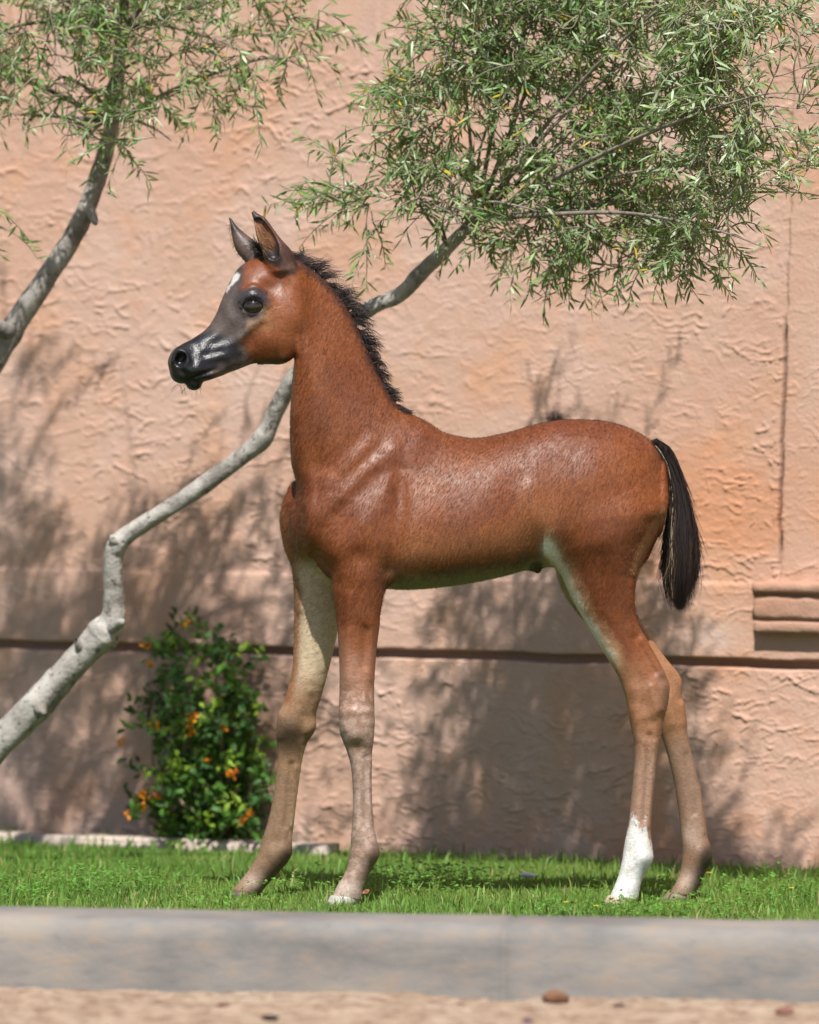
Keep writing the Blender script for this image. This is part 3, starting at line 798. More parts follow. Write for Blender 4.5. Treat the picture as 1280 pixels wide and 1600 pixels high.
        ([(372, 534), (345, 543), (318, 546)], 4, 1.2, Nn), ([(352, 555), (330, 560)], 5, 2.0, Nn), ([(345, 549), (318, 556)], 4, -2.2, Nn), ([(308, 540), (300, 556)], 5, -1.6, Nn), ([(322, 570), (345, 564)], 4, -2.2, Nn), ([(318, 575), (300, 580)], 4, 1.6, Nn), ([(312, 578), (300, 582)], 5, 1.4, Nn), ([(380, 556), (392, 562)], 6, -1.6, Nn),
        ([(445, 563), (455, 566)], 5, 2.5, Nn), ([(446, 572), (462, 560)], 4, -3.0, Nn),
    ])
    return F


def near_line(p, pts):
    """distance from points p (n,2) to a polyline"""
    pts = np.asarray(pts, float)
    best = np.full(len(p), 1e9)
    for a, b in zip(pts[:-1], pts[1:]):
        ab = b - a
        t = np.clip(((p - a) @ ab) / (ab @ ab), 0, 1)
        best = np.minimum(best, np.linalg.norm(p - a - t[:, None] * ab, axis=1))
    return best


def inside_poly(p, poly):
    poly = np.asarray(poly, float)
    r = np.zeros(len(p), bool)
    x, y = p[:, 0], p[:, 1]
    j = len(poly) - 1
    for i in range(len(poly)):
        xi, yi = poly[i]; xj, yj = poly[j]
        c = ((yi > y) != (yj > y)) & (x < (xj - xi) * (y - yi) / (yj - yi + 1e-12) + xi)
        r ^= c
        j = i
    return r


def soft_poly(p, poly, w):
    """1 inside a polygon, fading to 0 over w pixels at its border"""
    d = near_line(p, list(poly) + [poly[0]])
    d = np.where(inside_poly(p, poly), d, -d)
    return sstep(-w, w, d)


def coat_colours(pos, nor):
    px, d, py = pos[:, 0], pos[:, 1], -pos[:, 2]
    p = np.stack([px, py], 1)
    n1 = fbm(px / 24, py / 24, 3, 4); n2 = fbm(px / 7, py / 7, 9, 3); n3 = fbm(px / 60, py / 60, 19, 3)
    near = d < yc(px)
    far = ~near
    c = np.empty((len(p), 3))
    c[:] = (0.170, 0.0500, 0.0138)
    gl = np.full(len(p), 0.47)

    def lay(mask, col):
        nonlocal c
        m = np.clip(mask, 0, 1)[:, None]
        c = c * (1 - m) + m * np.array(col)
    lay(0.6 * sstep(0.42, 0.62, n3), (0.125, 0.035, 0.0125))
    lay(0.55 * (1 - sstep(660, 730, py)) * sstep(600, 700, px), (0.115, 0.032, 0.016))           # darker along the back
    lay(0.6 * np.exp(-near_line(p, [(660, 690), (600, 680), (560, 640)]) / 22), (0.13, 0.045, 0.026))
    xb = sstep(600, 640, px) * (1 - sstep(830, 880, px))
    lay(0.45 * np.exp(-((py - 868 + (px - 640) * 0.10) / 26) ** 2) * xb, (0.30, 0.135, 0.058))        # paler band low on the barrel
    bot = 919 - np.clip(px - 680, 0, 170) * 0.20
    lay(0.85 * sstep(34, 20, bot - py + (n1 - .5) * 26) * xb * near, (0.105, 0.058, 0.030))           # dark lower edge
    lay(0.5 * np.exp(-near_line(p, [(610, 890), (650, 900)]) / 9) * near, (0.30, 0.18, 0.10))
    lay(0.35 * np.exp(-(((px - 845) / 36) ** 2 + ((py - 815) / 45) ** 2)), (0.31, 0.14, 0.06))
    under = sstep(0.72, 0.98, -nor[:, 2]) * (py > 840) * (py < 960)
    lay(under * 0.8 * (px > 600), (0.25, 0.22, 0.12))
    # front edge of the near thigh: cream to white, green light comes from the grass
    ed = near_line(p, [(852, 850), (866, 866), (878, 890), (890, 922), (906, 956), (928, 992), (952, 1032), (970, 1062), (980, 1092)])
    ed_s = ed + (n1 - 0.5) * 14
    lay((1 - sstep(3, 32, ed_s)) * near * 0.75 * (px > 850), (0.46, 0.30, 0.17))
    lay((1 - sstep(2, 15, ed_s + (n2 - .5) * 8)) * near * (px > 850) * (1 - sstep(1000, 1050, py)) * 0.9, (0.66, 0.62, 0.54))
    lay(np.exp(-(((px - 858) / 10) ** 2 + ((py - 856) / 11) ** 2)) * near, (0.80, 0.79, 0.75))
    inner_h = far * (px > 850) * (px < 1045) * (py > 850) * (py < 1040)
    lay(inner_h * (nor[:, 1] < 0.3) * 0.9 * (1 - sstep(930, 990, py)), (0.38, 0.30, 0.17))
    lay(far * sstep(985, 1010, px + (py - 850) * 0.12) * (py > 760) * (py < 960), (0.50, 0.27, 0.12))   # tan back of far thigh
    lay(near * (1 - sstep(3, 12, near_line(p, [(1040, 800), (1024, 822), (1004, 858), (994, 890)]))) * 0.7, (0.42, 0.22, 0.10))
    # legs fade to mouse brown
    leg = py > 880
    fl = sstep(960, 1075, py + (n1 - .5) * 60) * leg
    lay(fl * near * (px < 700), (0.26, 0.125, 0.075))
    lay(sstep(1040, 1160, py + (n1 - .5) * 50) * near * (px < 700), (0.26, 0.17, 0.128))
    lay(sstep(1010, 1090, py + (n1 - .5) * 50) * near * (px > 850), (0.23, 0.105, 0.052))
    lay(sstep(1120, 1200, py + (n1 - .5) * 40) * near * (px > 850), (0.26, 0.155, 0.105))
    lay(sstep(925, 985, py) * far * (px > 850), (0.25, 0.12, 0.058))
    lay(sstep(1110, 1180, py + (n1 - .5) * 40) * far * (px > 850), (0.20, 0.12, 0.078))
    lay(np.exp(-((near_line(p, [(1038, 1060), (1040, 1100)])) / 12) ** 2) * near * 0.75, (0.14, 0.07, 0.045))
    # far foreleg: cream inside, red front
    ff = far * (px < 700) * (py > 800)
    lay(ff * (nor[:, 1] < 0.35) * sstep(855, 900, py), (0.47, 0.37, 0.25))
    lay(ff * sstep(1025, 1100, py), (0.26, 0.152, 0.085))
    frontL = near_line(p, [(440, 810), (446, 860), (462, 925), (459, 980), (456, 1042), (446, 1089)])
    lay(ff * (1 - sstep(4, 17, frontL)) * 0.85, (0.22, 0.08, 0.03))
    lay(ff * np.exp(-(((px - 452) / 26) ** 2 + ((py - 1150) / 32) ** 2) ** 1.6) * 0.95, (0.045, 0.026, 0.015))
    lay(ff * sstep(1195, 1220, py), (0.205, 0.125, 0.075))
    lay(ff * (1 - sstep(2, 9, near_line(p, [(478, 1170), (469, 1222), (462, 1275), (457, 1310)]))) * 0.7, (0.52, 0.35, 0.21))
    lay(ff * (1 - sstep(5, 28, near_line(p, [(452, 1340), (425, 1372), (405, 1395)]))) * 0.85, (0.075, 0.045, 0.03))
    lay(ff * np.exp(-(((px - 395) / 16) ** 2 + ((py - 1378) / 14) ** 2)) * 0.7, (0.36, 0.27, 0.22))
    lay(ff * np.exp(-(((px - 484) / 8) ** 2 + ((py - 1077) / 9) ** 2)) * 0.7, (0.24, 0.17, 0.10))
    # near foreleg details
    nf = near * (px < 640) * (py > 1080)
    lay(nf * sstep(0.48, 0.62, n2) * 0.45, (0.40, 0.30, 0.25))
    lay(nf * np.exp(-(((px - 560) / 18) ** 2 + ((py - 1166) / 7) ** 2)) * 0.6, (0.22, 0.11, 0.065))
    lay(nf * (1 - sstep(4, 18, near_line(p, [(590, 1325), (593, 1338), (578, 1362)]))) * 0.8, (0.12, 0.075, 0.06))
    lay(nf * np.exp(-(((px - 560) / 12) ** 2 + ((py - 1334) / 7) ** 2)) * 0.6, (0.22, 0.12, 0.075))
    lay(nf * sstep(1368, 1385, py) * 0.7, (0.42, 0.33, 0.28))
    lay(nf * np.exp(-(((px - 556) / 14) ** 2 + ((py - 1398) / 6) ** 2)) * 0.7, (0.20, 0.14, 0.13))
    # hind fetlocks, white sock
    fh = far * (px > 1000)
    lay(fh * (1 - sstep(6, 26, near_line(p, [(1112, 1335), (1104, 1360), (1090, 1388)]))) * 0.92, (0.035, 0.025, 0.02))
    lay(fh * np.exp(-(((px - 1078) / 15) ** 2 + ((py - 1305) / 16) ** 2)) * 0.5, (0.42, 0.31, 0.25))
    lay(fh * np.exp(-(((px - 1072) / 14) ** 2 + ((py - 1378) / 16) ** 2)) * 0.7, (0.42, 0.31, 0.24))
    lay(fh * np.exp(-(((px - 1075) / 10) ** 2 + ((py - 1340) / 12) ** 2)) * 0.4, (0.24, 0.13, 0.07))
    sock_edge = 1284 + (n2 - 0.5) * 10 + (n1 - .5) * 12 + 7 * np.sin(px / 3.3) + 4 * np.sin(px / 1.7 + 2) + np.clip(px - 1003, 0, 30) * 2.2
    sock = sstep(-5, 5, py - sock_edge + (hash2(np.floor(px / 1.6), np.floor(py / 4.5), 3) - .5) * 12) * near * (px > 900)
    lay(sock, (0.58, 0.57, 0.56))
    lay(sock * sstep(0.5, 0.66, n1) * 0.35, (0.44, 0.40, 0.35))
    lay(sock * sstep(1396, 1408, py) * 0.5, (0.62, 0.42, 0.36))
    gl = gl + 0.2 * sock
    # head
    hd = (px < 480) & (py < 640)
    face = [(386, 404), (379, 428), (376, 452), (381, 456), (398, 449), (417, 455), (420, 470), (413, 492), (402, 507), (386, 526), (378, 533), (384, 545), (390, 560), (394, 574), (300, 640), (230, 600), (250, 520), (330, 430)]
    fm = soft_poly(p + ((n1 - .5) * 7)[:, None], face, 7) * hd * near
    lay(fm, (0.045, 0.033, 0.030))
    lay(np.exp(-(((px - 400) / 30) ** 2 + ((py - 508) / 9) ** 2)) * hd * near * (px > 384) * 0.5, (0.36, 0.19, 0.085))
    lay(fm * sstep(0.45, 0.6, n1) * 0.4, (0.10, 0.075, 0.065))
    lay(hd * far * (px < 392) * (py > 408), (0.060, 0.046, 0.043))
    mz = [(300, 520), (335, 520), (372, 535), (378, 556), (352, 568), (330, 584), (318, 612), (240, 640), (240, 540)]
    mm = soft_poly(p + ((n1 - .5) * 8)[:, None], mz, 7) * hd
    lay(mm, (0.009, 0.009, 0.012))
    gl = gl * (1 - mm) + mm * 0.33
    lay(soft_poly(p, [(338, 586), (395, 560), (398, 572), (342, 594)], 4) * hd * 0.75, (0.17, 0.125, 0.105))
    orbit = np.exp(-((np.hypot((px - 396) / 25, (py - 472) / 22)) ** 4)) * hd * near
    lay(orbit, (0.022, 0.022, 0.028)); gl = gl * (1 - orbit) + orbit * 0.27
    lay(np.exp(-((near_line(p, [(381, 486), (388, 489.5), (396, 490.5), (404, 489), (411, 485)])) / 2.2) ** 2) * hd * near * 0.6, (0.15, 0.12, 0.105))
    lay(np.exp(-(((px - 416) / 9) ** 2 + ((py - 490) / 14) ** 2)) * hd * near * 0.35, (0.34, 0.21, 0.11))
    star = soft_poly(p + ((n2 - .5) * 4)[:, None], [(370, 425), (375, 429), (372, 437), (363, 446), (355, 457), (353, 455), (360, 441), (364, 430)], 2.6) * hd * 0.9
    lay(star, (0.50, 0.48, 0.46))
    lay(hd * np.exp(-((near_line(p, [(428, 452), (440, 440)])) / 8) ** 2) * 0.5, (0.10, 0.035, 0.016))
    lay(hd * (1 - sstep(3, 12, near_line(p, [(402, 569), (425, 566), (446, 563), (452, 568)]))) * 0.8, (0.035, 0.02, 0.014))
    # ears
    ear = (py < 432) & (px < 470)
    nearear = ear & (d < -56)
    e1 = soft_poly(p, [(385, 325), (418, 325), (440, 362), (470, 400), (462, 430), (440, 430), (432, 410), (410, 398), (396, 372)], 3) * nearear
    lay(e1, (0.085, 0.045, 0.035))
    inn = soft_poly(p, [(396, 343), (409, 345), (423, 360), (430, 378), (430, 392), (415, 392), (402, 374)], 3) * nearear
    lay(inn, (0.22, 0.10, 0.045))
    lay(soft_poly(p, [(402, 385), (432, 384), (442, 405), (436, 418), (418, 408)], 4) * nearear * 0.85, (0.012, 0.009, 0.008))
    lay(sstep(356, 338, py) * nearear * 0.8, (0.03, 0.022, 0.022))
    farear = ear & (d >= -52)
    e2 = soft_poly(p, [(350, 330), (372, 345), (410, 372), (420, 395), (388, 412), (366, 395), (352, 350)], 3) * farear
    lay(e2, (0.085, 0.058, 0.048))
    lay(e2 * sstep(372, 352, py), (0.030, 0.022, 0.022))
    lay(ear * np.exp(-((near_line(p, [(398, 380), (412, 396), (428, 404)])) / 8) ** 2) * 0.9, (0.012, 0.010, 0.010))
    # roots of the mane
    cr = near_line(p, [(452, 392), (478, 412), (514, 440), (547, 482), (572, 534), (596, 584), (622, 628)])
    lay((1 - sstep(5, 17, cr + (n2 - .5) * 8)) * (py < 640) * 0.85, (0.045, 0.018, 0.013))
    lay((np.hypot(px - 838, py - 888) < 11) * 0.85, (0.05, 0.035, 0.025))
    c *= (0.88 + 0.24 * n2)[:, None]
    return np.clip(c, 0, 0.9), gl


def build_foal():
    F = foal_field()
    pos, quads = F.mesh()
    # drop stray islands: keep vertices connected by position is enough here
    w = P(pos[:, 0], -pos[:, 2], pos[:, 1] / 800.0)
    a, b_, c_ = w[quads[:, 0]], w[quads[:, 1]], w[quads[:, 2]]
    fn = np.cross(b_ - a, w[quads[:, 3]] - b_)
    nor = np.zeros_like(w)
    for j in range(4): np.add.at(nor, quads[:, j], fn)
    nor /= np.linalg.norm(nor, axis=1, keepdims=True) + 1e-12
    cols, gl = coat_colours(pos, nor)
    base = V(700, 1412, 0.02); base.z = 0
    root = thing('foal', 'bay foal with black muzzle, white star and one white hind sock on the grass', 'foal', base)
    bo = np.array(base)
    m, nt, b = new_mat('foal_coat')
    a = N(nt, 'ShaderNodeAttribute', attribute_name='Col')
    g = N(nt, 'ShaderNodeAttribute', attribute_name='gloss')
    tc = N(nt, 'ShaderNodeTexCoord')
    mp = N(nt, 'ShaderNodeMapping'); mp.inputs['Scale'].default_value = (120, 320, 330); mp.inputs['Rotation'].default_value = (0, R(38), 0)
    nt.links.new(tc.outputs['Object'], mp.inputs['Vector'])
    n1 = N(nt, 'ShaderNodeTexNoise', Scale=1.0, Detail=3.0, Roughness=0.6, Distortion=0.6); nt.links.new(mp.outputs[0], n1.inputs['Vector'])
    n2 = N(nt, 'ShaderNodeTexNoise', Scale=45.0, Detail=3.0); nt.links.new(tc.outputs['Object'], n2.inputs['Vector'])
    c = mixc(nt, ramp(nt, n1.outputs['Fac'], [(0.40, (0, 0, 0)), (0.70, (0.35, 0.35, 0.35))]), a.outputs['Color'], mixc(nt, 1.0, a.outputs['Color'], (1.7, 1.75, 1.8), 'MULTIPLY'))
    c = mixc(nt, ramp(nt, n1.outputs['Fac'], [(0.30, (0.5, 0.5, 0.5)), (0.5, (0, 0, 0))]), c, mixc(nt, 1.0, a.outputs['Color'], (0.55, 0.5, 0.5), 'MULTIPLY'))
    nt.links.new(c, b.inputs['Base Color'])
    b.inputs['Specular IOR Level'].default_value = 0.45
    b.inputs['Sheen Weight'].default_value = 0.0
    b.inputs['Sheen Roughness'].default_value = 0.4
    b.inputs['Sheen Tint'].default_value = (0.9, 0.85, 0.9, 1)
    p = bump(nt, None, n2.outputs['Fac'], 0.10, 0.003)
    wet = N(nt, 'ShaderNodeMapRange'); wet.inputs['From Min'].default_value = 0.40; wet.inputs['From Max'].default_value = 0.30; wet.inputs['To Max'].default_value = 0.42
    nt.links.new(g.outputs['Fac'], wet.inputs['Value'])
    n5 = N(nt, 'ShaderNodeTexNoise', Scale=300.0, Detail=2.0, Roughness=0.6); nt.links.new(tc.outputs['Object'], n5.inputs['Vector'])
    bw = N(nt, 'ShaderNodeBump', Distance=0.0022); nt.links.new(wet.outputs[0], bw.inputs['Strength'])
    nt.links.new(n5.outputs['Fac'], bw.inputs['Height']); nt.links.new(p, bw.inputs['Normal'])
    p = bw.outputs['Normal']
    rv = N(nt, 'ShaderNodeMapRange'); rv.inputs['From Min'].default_value = 0.35; rv.inputs['From Max'].default_value = 0.65; rv.inputs['To Min'].default_value = 0.92; rv.inputs['To Max'].default_value = 1.22
    nt.links.new(n2.outputs['Fac'], rv.inputs['Value'])
    rm = N(nt, 'ShaderNodeMath', operation='MULTIPLY'); nt.links.new(g.outputs['Fac'], rm.inputs[0]); nt.links.new(rv.outputs[0], rm.inputs[1])
    nt.links.new(rm.outputs[0], b.inputs['Roughness'])
    n4 = N(nt, 'ShaderNodeTexNoise', Scale=300.0, Detail=3.0); nt.links.new(tc.outputs['Object'], n4.inputs['Vector'])
    p = bump(nt, None, n4.outputs['Fac'], 0.25, 0.0010, p)
    bump(nt, b, n1.outputs['Fac'], 0.16, 0.0012, p)
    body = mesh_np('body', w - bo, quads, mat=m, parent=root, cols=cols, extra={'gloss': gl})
    # short coat: hair that lies backwards and down
    me = body.data
    vi = np.empty(len(me.loops), np.int32); me.loops.foreach_get('vertex_index', vi)
    ca = me.color_attributes.new('Fur', 'BYTE_COLOR', 'CORNER')
    c4 = np.ones((len(vi), 4), np.float32); c4[:, :3] = cols[vi]
    ca.data.foreach_set('color', c4.ravel())
    px_, py_ = pos[:, 0], -pos[:, 2]
    bare = np.clip(np.exp(-(((px_ - 396) / 30) ** 2 + ((py_ - 474) / 24) ** 2) ** 2) + sstep(372, 352, px_) * (py_ < 640) * (py_ > 430), 0, 1)
    ln = 1 - 0.55 * (px_ < 470) * (py_ < 640) - 0.72 * sstep(930, 1010, py_)
    for nm, vals in (('fur_density', 1 - bare), ('fur_length', ln * (1 - 0.8 * bare))):
        vg = body.vertex_groups.new(name=nm)
        lev = np.round(np.clip(vals, 0, 1) * 10).astype(int)
        for q_ in range(11):
            ii = np.nonzero(lev == q_)[0]
            if len(ii): vg.add(ii.tolist(), q_ / 10, 'REPLACE')
    mf, nt, b = new_mat('coat_hair')
    at = N(nt, 'ShaderNodeAttribute', attribute_name='Fur')
    inf = nt.nodes.new('ShaderNodeHairInfo')
    nt.links.new(mixc(nt, inf.outputs['Random'], mixc(nt, 1.0, at.outputs['Color'], (0.80, 0.80, 0.80), 'MULTIPLY'), mixc(nt, 1.0, at.outputs['Color'], (1.18, 1.17, 1.16), 'MULTIPLY')), b.inputs['Base Color'])
    b.inputs['Roughness'].default_value = 0.46
    b.inputs['Specular IOR Level'].default_value = 0.24
    me.materials.append(mf)
    uvl = me.uv_layers.new(name='comb')
    uu_, vv_ = px_ * 0.01, py_ * 0.01
    legw = sstep(880, 960, py_); hdw = sstep(480, 440, px_) * (py_ < 600)
    ca_, sa_ = math.cos(0.55), math.sin(0.55)
    # u grows along the lie of the hair: back and down on the trunk, down on neck and legs, back on the head
    U_ = (uu_ * ca_ + vv_ * sa_) 
    W_ = (-uu_ * sa_ + vv_ * ca_)
    uvl.data.foreach_set('uv', np.stack([U_[vi], W_[vi]], 1).astype(np.float32).ravel())
    md = body.modifiers.new('coat', 'PARTICLE_SYSTEM')
    ps_ = md.particle_system
    st_ = ps_.settings
    st_.type = 'HAIR'
    st_.count = FUR_COUNT
    st_.emit_from = 'FACE'
    st_.use_emit_random = True
    st_.distribution = 'RAND'
    st_.hair_step = 3
    st_.display_step = 2
    st_.render_step = 3
    st_.normal_factor = 0.00040
    st_.tangent_factor = 0.0020
    st_.tangent_phase = FUR_PHASE
    st_.factor_random = 0.00042
    st_.material = 2
    st_.root_radius = 1.0
    st_.tip_radius = 0.15
    st_.radius_scale = 0.00042
    ps_.vertex_group_density = 'fur_density'
    ps_.vertex_group_length = 'fur_length'
    ps_.seed = 4
    # eye
    me_, nt, b = new_mat('eye_ball')
    tce = N(nt, 'ShaderNodeTexCoord')
    ne = N(nt, 'ShaderNodeTexNoise', Scale=150.0, Detail=3.0); nt.links.new(tce.outputs['Object'], ne.inputs['Vector'])
    nt.links.new(ramp(nt, ne.outputs['Fac'], [(0.4, (0.004, 0.003, 0.003)), (0.7, (0.022, 0.010, 0.006))]), b.inputs['Base Color'])
    b.inputs['Roughness'].default_value = 0.05
    b.inputs['Specular IOR Level'].default_value = 0.9
    b.inputs['Coat Weight'].default_value = 0.6
    th, ph = np.meshgrid(np.linspace(0, np.pi, 25), np.linspace(0, 2 * np.pi, 40, endpoint=False), indexing='ij')
    def ball(cx, cy, cd, rx, rz, ry):
        v = np.stack([cx + rx * np.sin(th) * np.cos(ph), cy + rz * np.sin(th) * np.sin(ph), cd + ry * np.cos(th)], -1).reshape(-1, 3)
        g_ = np.arange(25 * 40).reshape(25, 40)
        q = np.stack([g_[:-1], np.roll(g_, -1, 1)[:-1], np.roll(g_, -1, 1)[1:], g_[1:]], -1).reshape(-1, 4)
        return P(v[:, 0], v[:, 1], v[:, 2] / 800.0) - bo, q[:, ::-1]
    v, q = ball(396, 477.5, F.eye_d + 10.5, 17.5, 13.5, 17)
    mesh_np('eye', v, q, mat=me_, parent=root)
    v, q = ball(372, 476.5, -24, 10, 12, 10)
    mesh_np('eye', v, q, mat=me_, parent=root)
    # hooves
    mh, nt, b = new_mat('hoof_horn')
    a = N(nt, 'ShaderNodeAttribute', attribute_name='Col')
    n1 = N(nt, 'ShaderNodeTexNoise', Scale=60.0, Detail=3.0)
    nt.links.new(mixc(nt, n1.outputs['Fac'], a.outputs['Color'], mixc(nt, 1.0, a.outputs['Color'], (0.7, 0.65, 0.6), 'MULTIPLY')), b.inputs['Base Color'])
    b.inputs['Roughness'].default_value = 0.5
    for (x0, x1, pyt, dd, col) in ((517, 564, 1404, -76, (0.42, 0.41, 0.37)), (363, 405, 1396, 87, (0.10, 0.075, 0.06)), (951, 996, 1404, 12, (0.52, 0.40, 0.33)), (1042, 1085, 1400, 118, (0.22, 0.17, 0.14))):
        Yd = dd / 800.0
        ctr = P((x0 + x1) / 2, pyt, Yd)
        hw = (x1 - x0) / 2 / 800.0
        vs, qs = [], []
        nseg = 28
        for j, (t, gr) in enumerate(((0, 0.97), (0.15, 1.03), (0.5, 1.07), (1.0, 1.13))):
            for i in range(nseg):
                an = 2 * np.pi * i / nseg
                rx = hw * gr; ry = hw * 0.98 * gr
                zz = (ctr[2] + 0.006) * (1 - t) - 0.002 * t
                sx = -0.010 * t
                vs.append((ctr[0] + rx * np.cos(an) + sx, ctr[1] + ry * np.sin(an), zz))
        for j in range(3):
            for i in range(nseg):
                qs.append((j * nseg + i, (j + 1) * nseg + i, (j + 1) * nseg + (i + 1) % nseg, j * nseg + (i + 1) % nseg))
        vs = np.array(vs); k = len(vs)
        vs = np.vstack([vs, [[ctr[0], ctr[1], ctr[2] + 0.008], [ctr[0], ctr[1], 0]]])
        ts = [(k, i, (i + 1) % nseg) for i in range(nseg)] + [(k + 1, 3 * nseg + (i + 1) % nseg, 3 * nseg + i) for i in range(nseg)]
        mesh_np('hoof', vs - bo, qs, ts, mh, root, cols=np.tile(col, (len(vs), 1)))
    # mane, forelock, tail, whiskers: strand tubes
    mhair, nt, b = new_mat('foal_hair')
    a = N(nt, 'ShaderNodeAttribute', attribute_name='Col')
    nt.links.new(a.outputs['Color'], b.inputs['Base Color'])
    b.inputs['Roughness'].default_value = 0.36
    b.inputs['Specular IOR Level'].default_value = 0.32
    r = np.random.default_rng(3)

    def hair(name, paths, rad, cols_):
        """paths (N,M,3) in px/py/depth space, rad (N,) in px"""
        paths = np.asarray(paths); Nn, M, _ = paths.shape
        wp = P(paths[..., 0], paths[..., 1], paths[..., 2] / 800.0)
        prof = np.linspace(1, 0.15, M) ** 0.8
        rr = np.asarray(rad)[:, None] / 800.0 * prof[None]
        v, q = tubes(wp, rr, 4)
        return mesh_np(name, v - bo, q, mat=mhair, parent=root, cols=np.repeat(cols_, M * 4, 0))

    crest = resample(crom([(444, 392), (462, 402), (480, 414), (512, 440), (545, 482), (570, 534), (594, 584), (616, 622), (640, 648)], 10), 200)
    ps, rs, cs = [], [], []
    M = 9
    t = np.linspace(0, 1, M)
    for i in range(1900):
        f = r.random() ** 0.9
        q = crest[int(f * 199)]
        k = min(int(f * 199), 197)
        tg = crest[k + 2] - crest[k]; tg /= np.linalg.norm(tg)
        nr = np.array([tg[1], -tg[0]])                       # outward, up and right
        ln = (19 + 23 * np.sin(np.pi * min(1, f * 0.9 + 0.16))) * r.uniform(0.55, 1.15)
        if f > 0.93: ln *= 0.9
        lay_ = r.uniform(-0.2, 0.75)                          # how far it lies along the neck
        cl = np.floor(f * 55) / 55
        rc = np.random.default_rng(int(cl * 5500) + 1)
        curl = rc.uniform(0.3, 1.0) + r.normal(0, 0.10)
        ja = lay_ * 0.45 + rc.uniform(-0.20, 0.90)
        ang0 = math.atan2(nr[1], nr[0]) + ja
        ang = ang0 + curl * rc.uniform(1.4, 3.0) * t ** 1.3 + r.normal(0, .10) * np.sin(t * 7 + r.uniform(0, 6))                    # bends towards the withers and falls
        st = ln / (M - 1)
        x = q[0] - nr[0] * 7 + np.concatenate([[0], np.cumsum(np.cos(ang[:-1]) * st)])
        y = q[1] - nr[1] * 7 + np.concatenate([[0], np.cumsum(np.sin(ang[:-1]) * st)])
        d0 = -46 + f * 14 + r.normal(0, 5)
        dd = d0 + r.normal(8, 10) * t ** 1.3
        ps.append(np.stack([x, y, dd], 1)); rs.append(r.uniform(0.28, 0.62))
        cs.append(np.array([0.012, 0.010, 0.011]) * r.uniform(0.6, 2.2) if r.random() < .9 else np.array([0.06, 0.028, 0.018]))
    hair('mane', np.array(ps), rs, np.array(cs))
    ps, rs, cs = [], [], []
    for i in range(260):                                      # forelock between the ears and fluff at the ear bases
        u = r.random()
        x0, y0, d0 = 398 + 32 * u + r.normal(0, 2), 384 + 16 * u + r.normal(0, 4), -54 + r.normal(0, 9) - 8 * u
        a0 = r.uniform(2.2, 4.6) if i % 3 else r.uniform(4.2, 5.4)
        ln = r.uniform(8, 22)
        ang = a0 + r.uniform(-.9, .9) * t
        st = ln / (M - 1)
        x = x0 + np.concatenate([[0], np.cumsum(np.cos(ang[:-1]) * st)]); y = y0 + np.concatenate([[0], np.cumsum(np.sin(ang[:-1]) * st)])
        ps.append(np.stack([x, y, d0 + r.normal(-6, 6) * t], 1)); rs.append(r.uniform(0.3, 0.6)); cs.append(np.array([0.014, 0.011, 0.011]) * r.uniform(0.6, 2))
    hair('forelock', np.array(ps), rs, np.array(cs))
    ps, rs, cs = [], [], []
    for i in range(170):                                      # pale hair inside the near ear, fuzz along the far ear
        if i < 110:
            v_ = r.random()
            x0, y0 = np.interp(v_, [0, 1], [399, 410]) + r.uniform(0, 14), 346 + 46 * v_ + r.normal(0, 3)
            a0 = r.uniform(0.2, 1.4); ln = r.uniform(8, 16); d0 = F.surf(x0, y0) - 0.5
            col = np.array([0.20, 0.10, 0.05]) * r.uniform(0.5, 1.5)
        else:
            v_ = r.random()
            x0, y0 = np.interp(v_, [0, .4, .75, 1], [360.5, 362.5, 369, 384]), np.interp(v_, [0, .4, .75, 1], [348, 371, 391, 406])
            a0 = r.uniform(1.9, 2.9); ln = r.uniform(4, 9); d0 = -24 + r.normal(0, 4)
            col = np.array([0.26, 0.16, 0.09]) * r.uniform(0.5, 1.3)
        ang = a0 + r.uniform(-.5, .5) * t
        st = ln / (M - 1)
        x = x0 + np.concatenate([[0], np.cumsum(np.cos(ang[:-1]) * st)]); y = y0 + np.concatenate([[0], np.cumsum(np.sin(ang[:-1]) * st)])
        ps.append(np.stack([x, y, d0 - 4 * t * (1 - t)], 1)); rs.append(0.3); cs.append(col)
    hair('ear_hair', np.array(ps[:110]), rs[:110], np.array(cs[:110]))
    hair('ear_fuzz', np.array(ps[110:]), rs[110:], np.array(cs[110:]))
    ps, rs, cs = [], [], []
    for i in range(26):
        v_ = i / 25
        x0, y0 = 382 + 28 * v_, 470 - 5.5 * math.sin(math.pi * v_)
        ang = 2.5 - 1.9 * v_ - 0.5 * t
        st = r.uniform(5, 8) / (M - 1)
        x = x0 + np.concatenate([[0], np.cumsum(np.cos(ang[:-1]) * st)]); y = y0 + np.concatenate([[0], np.cumsum(np.sin(ang[:-1]) * st)])
        ps.append(np.stack([x, y, F.eye_d - 4 - 7 * t], 1)); rs.append(0.28); cs.append(np.array([0.012, 0.01, 0.01]))
    hair('eyelash', np.array(ps), rs, np.array(cs))
    # tail
    Lt = crom([(1013, 688), (1030, 712), (1043, 752), (1045, 800), (1038, 850), (1034, 900), (1039, 925), (1048, 946)], 12)
    Rt = crom([(1024, 684), (1050, 703), (1068, 748), (1082, 800), (1090, 850), (1089, 893), (1083, 925), (1074, 948)], 12)
    Lt, Rt = resample(Lt, 40), resample(Rt, 40)
    M2 = 24
    ps, rs, cs = [], [], []
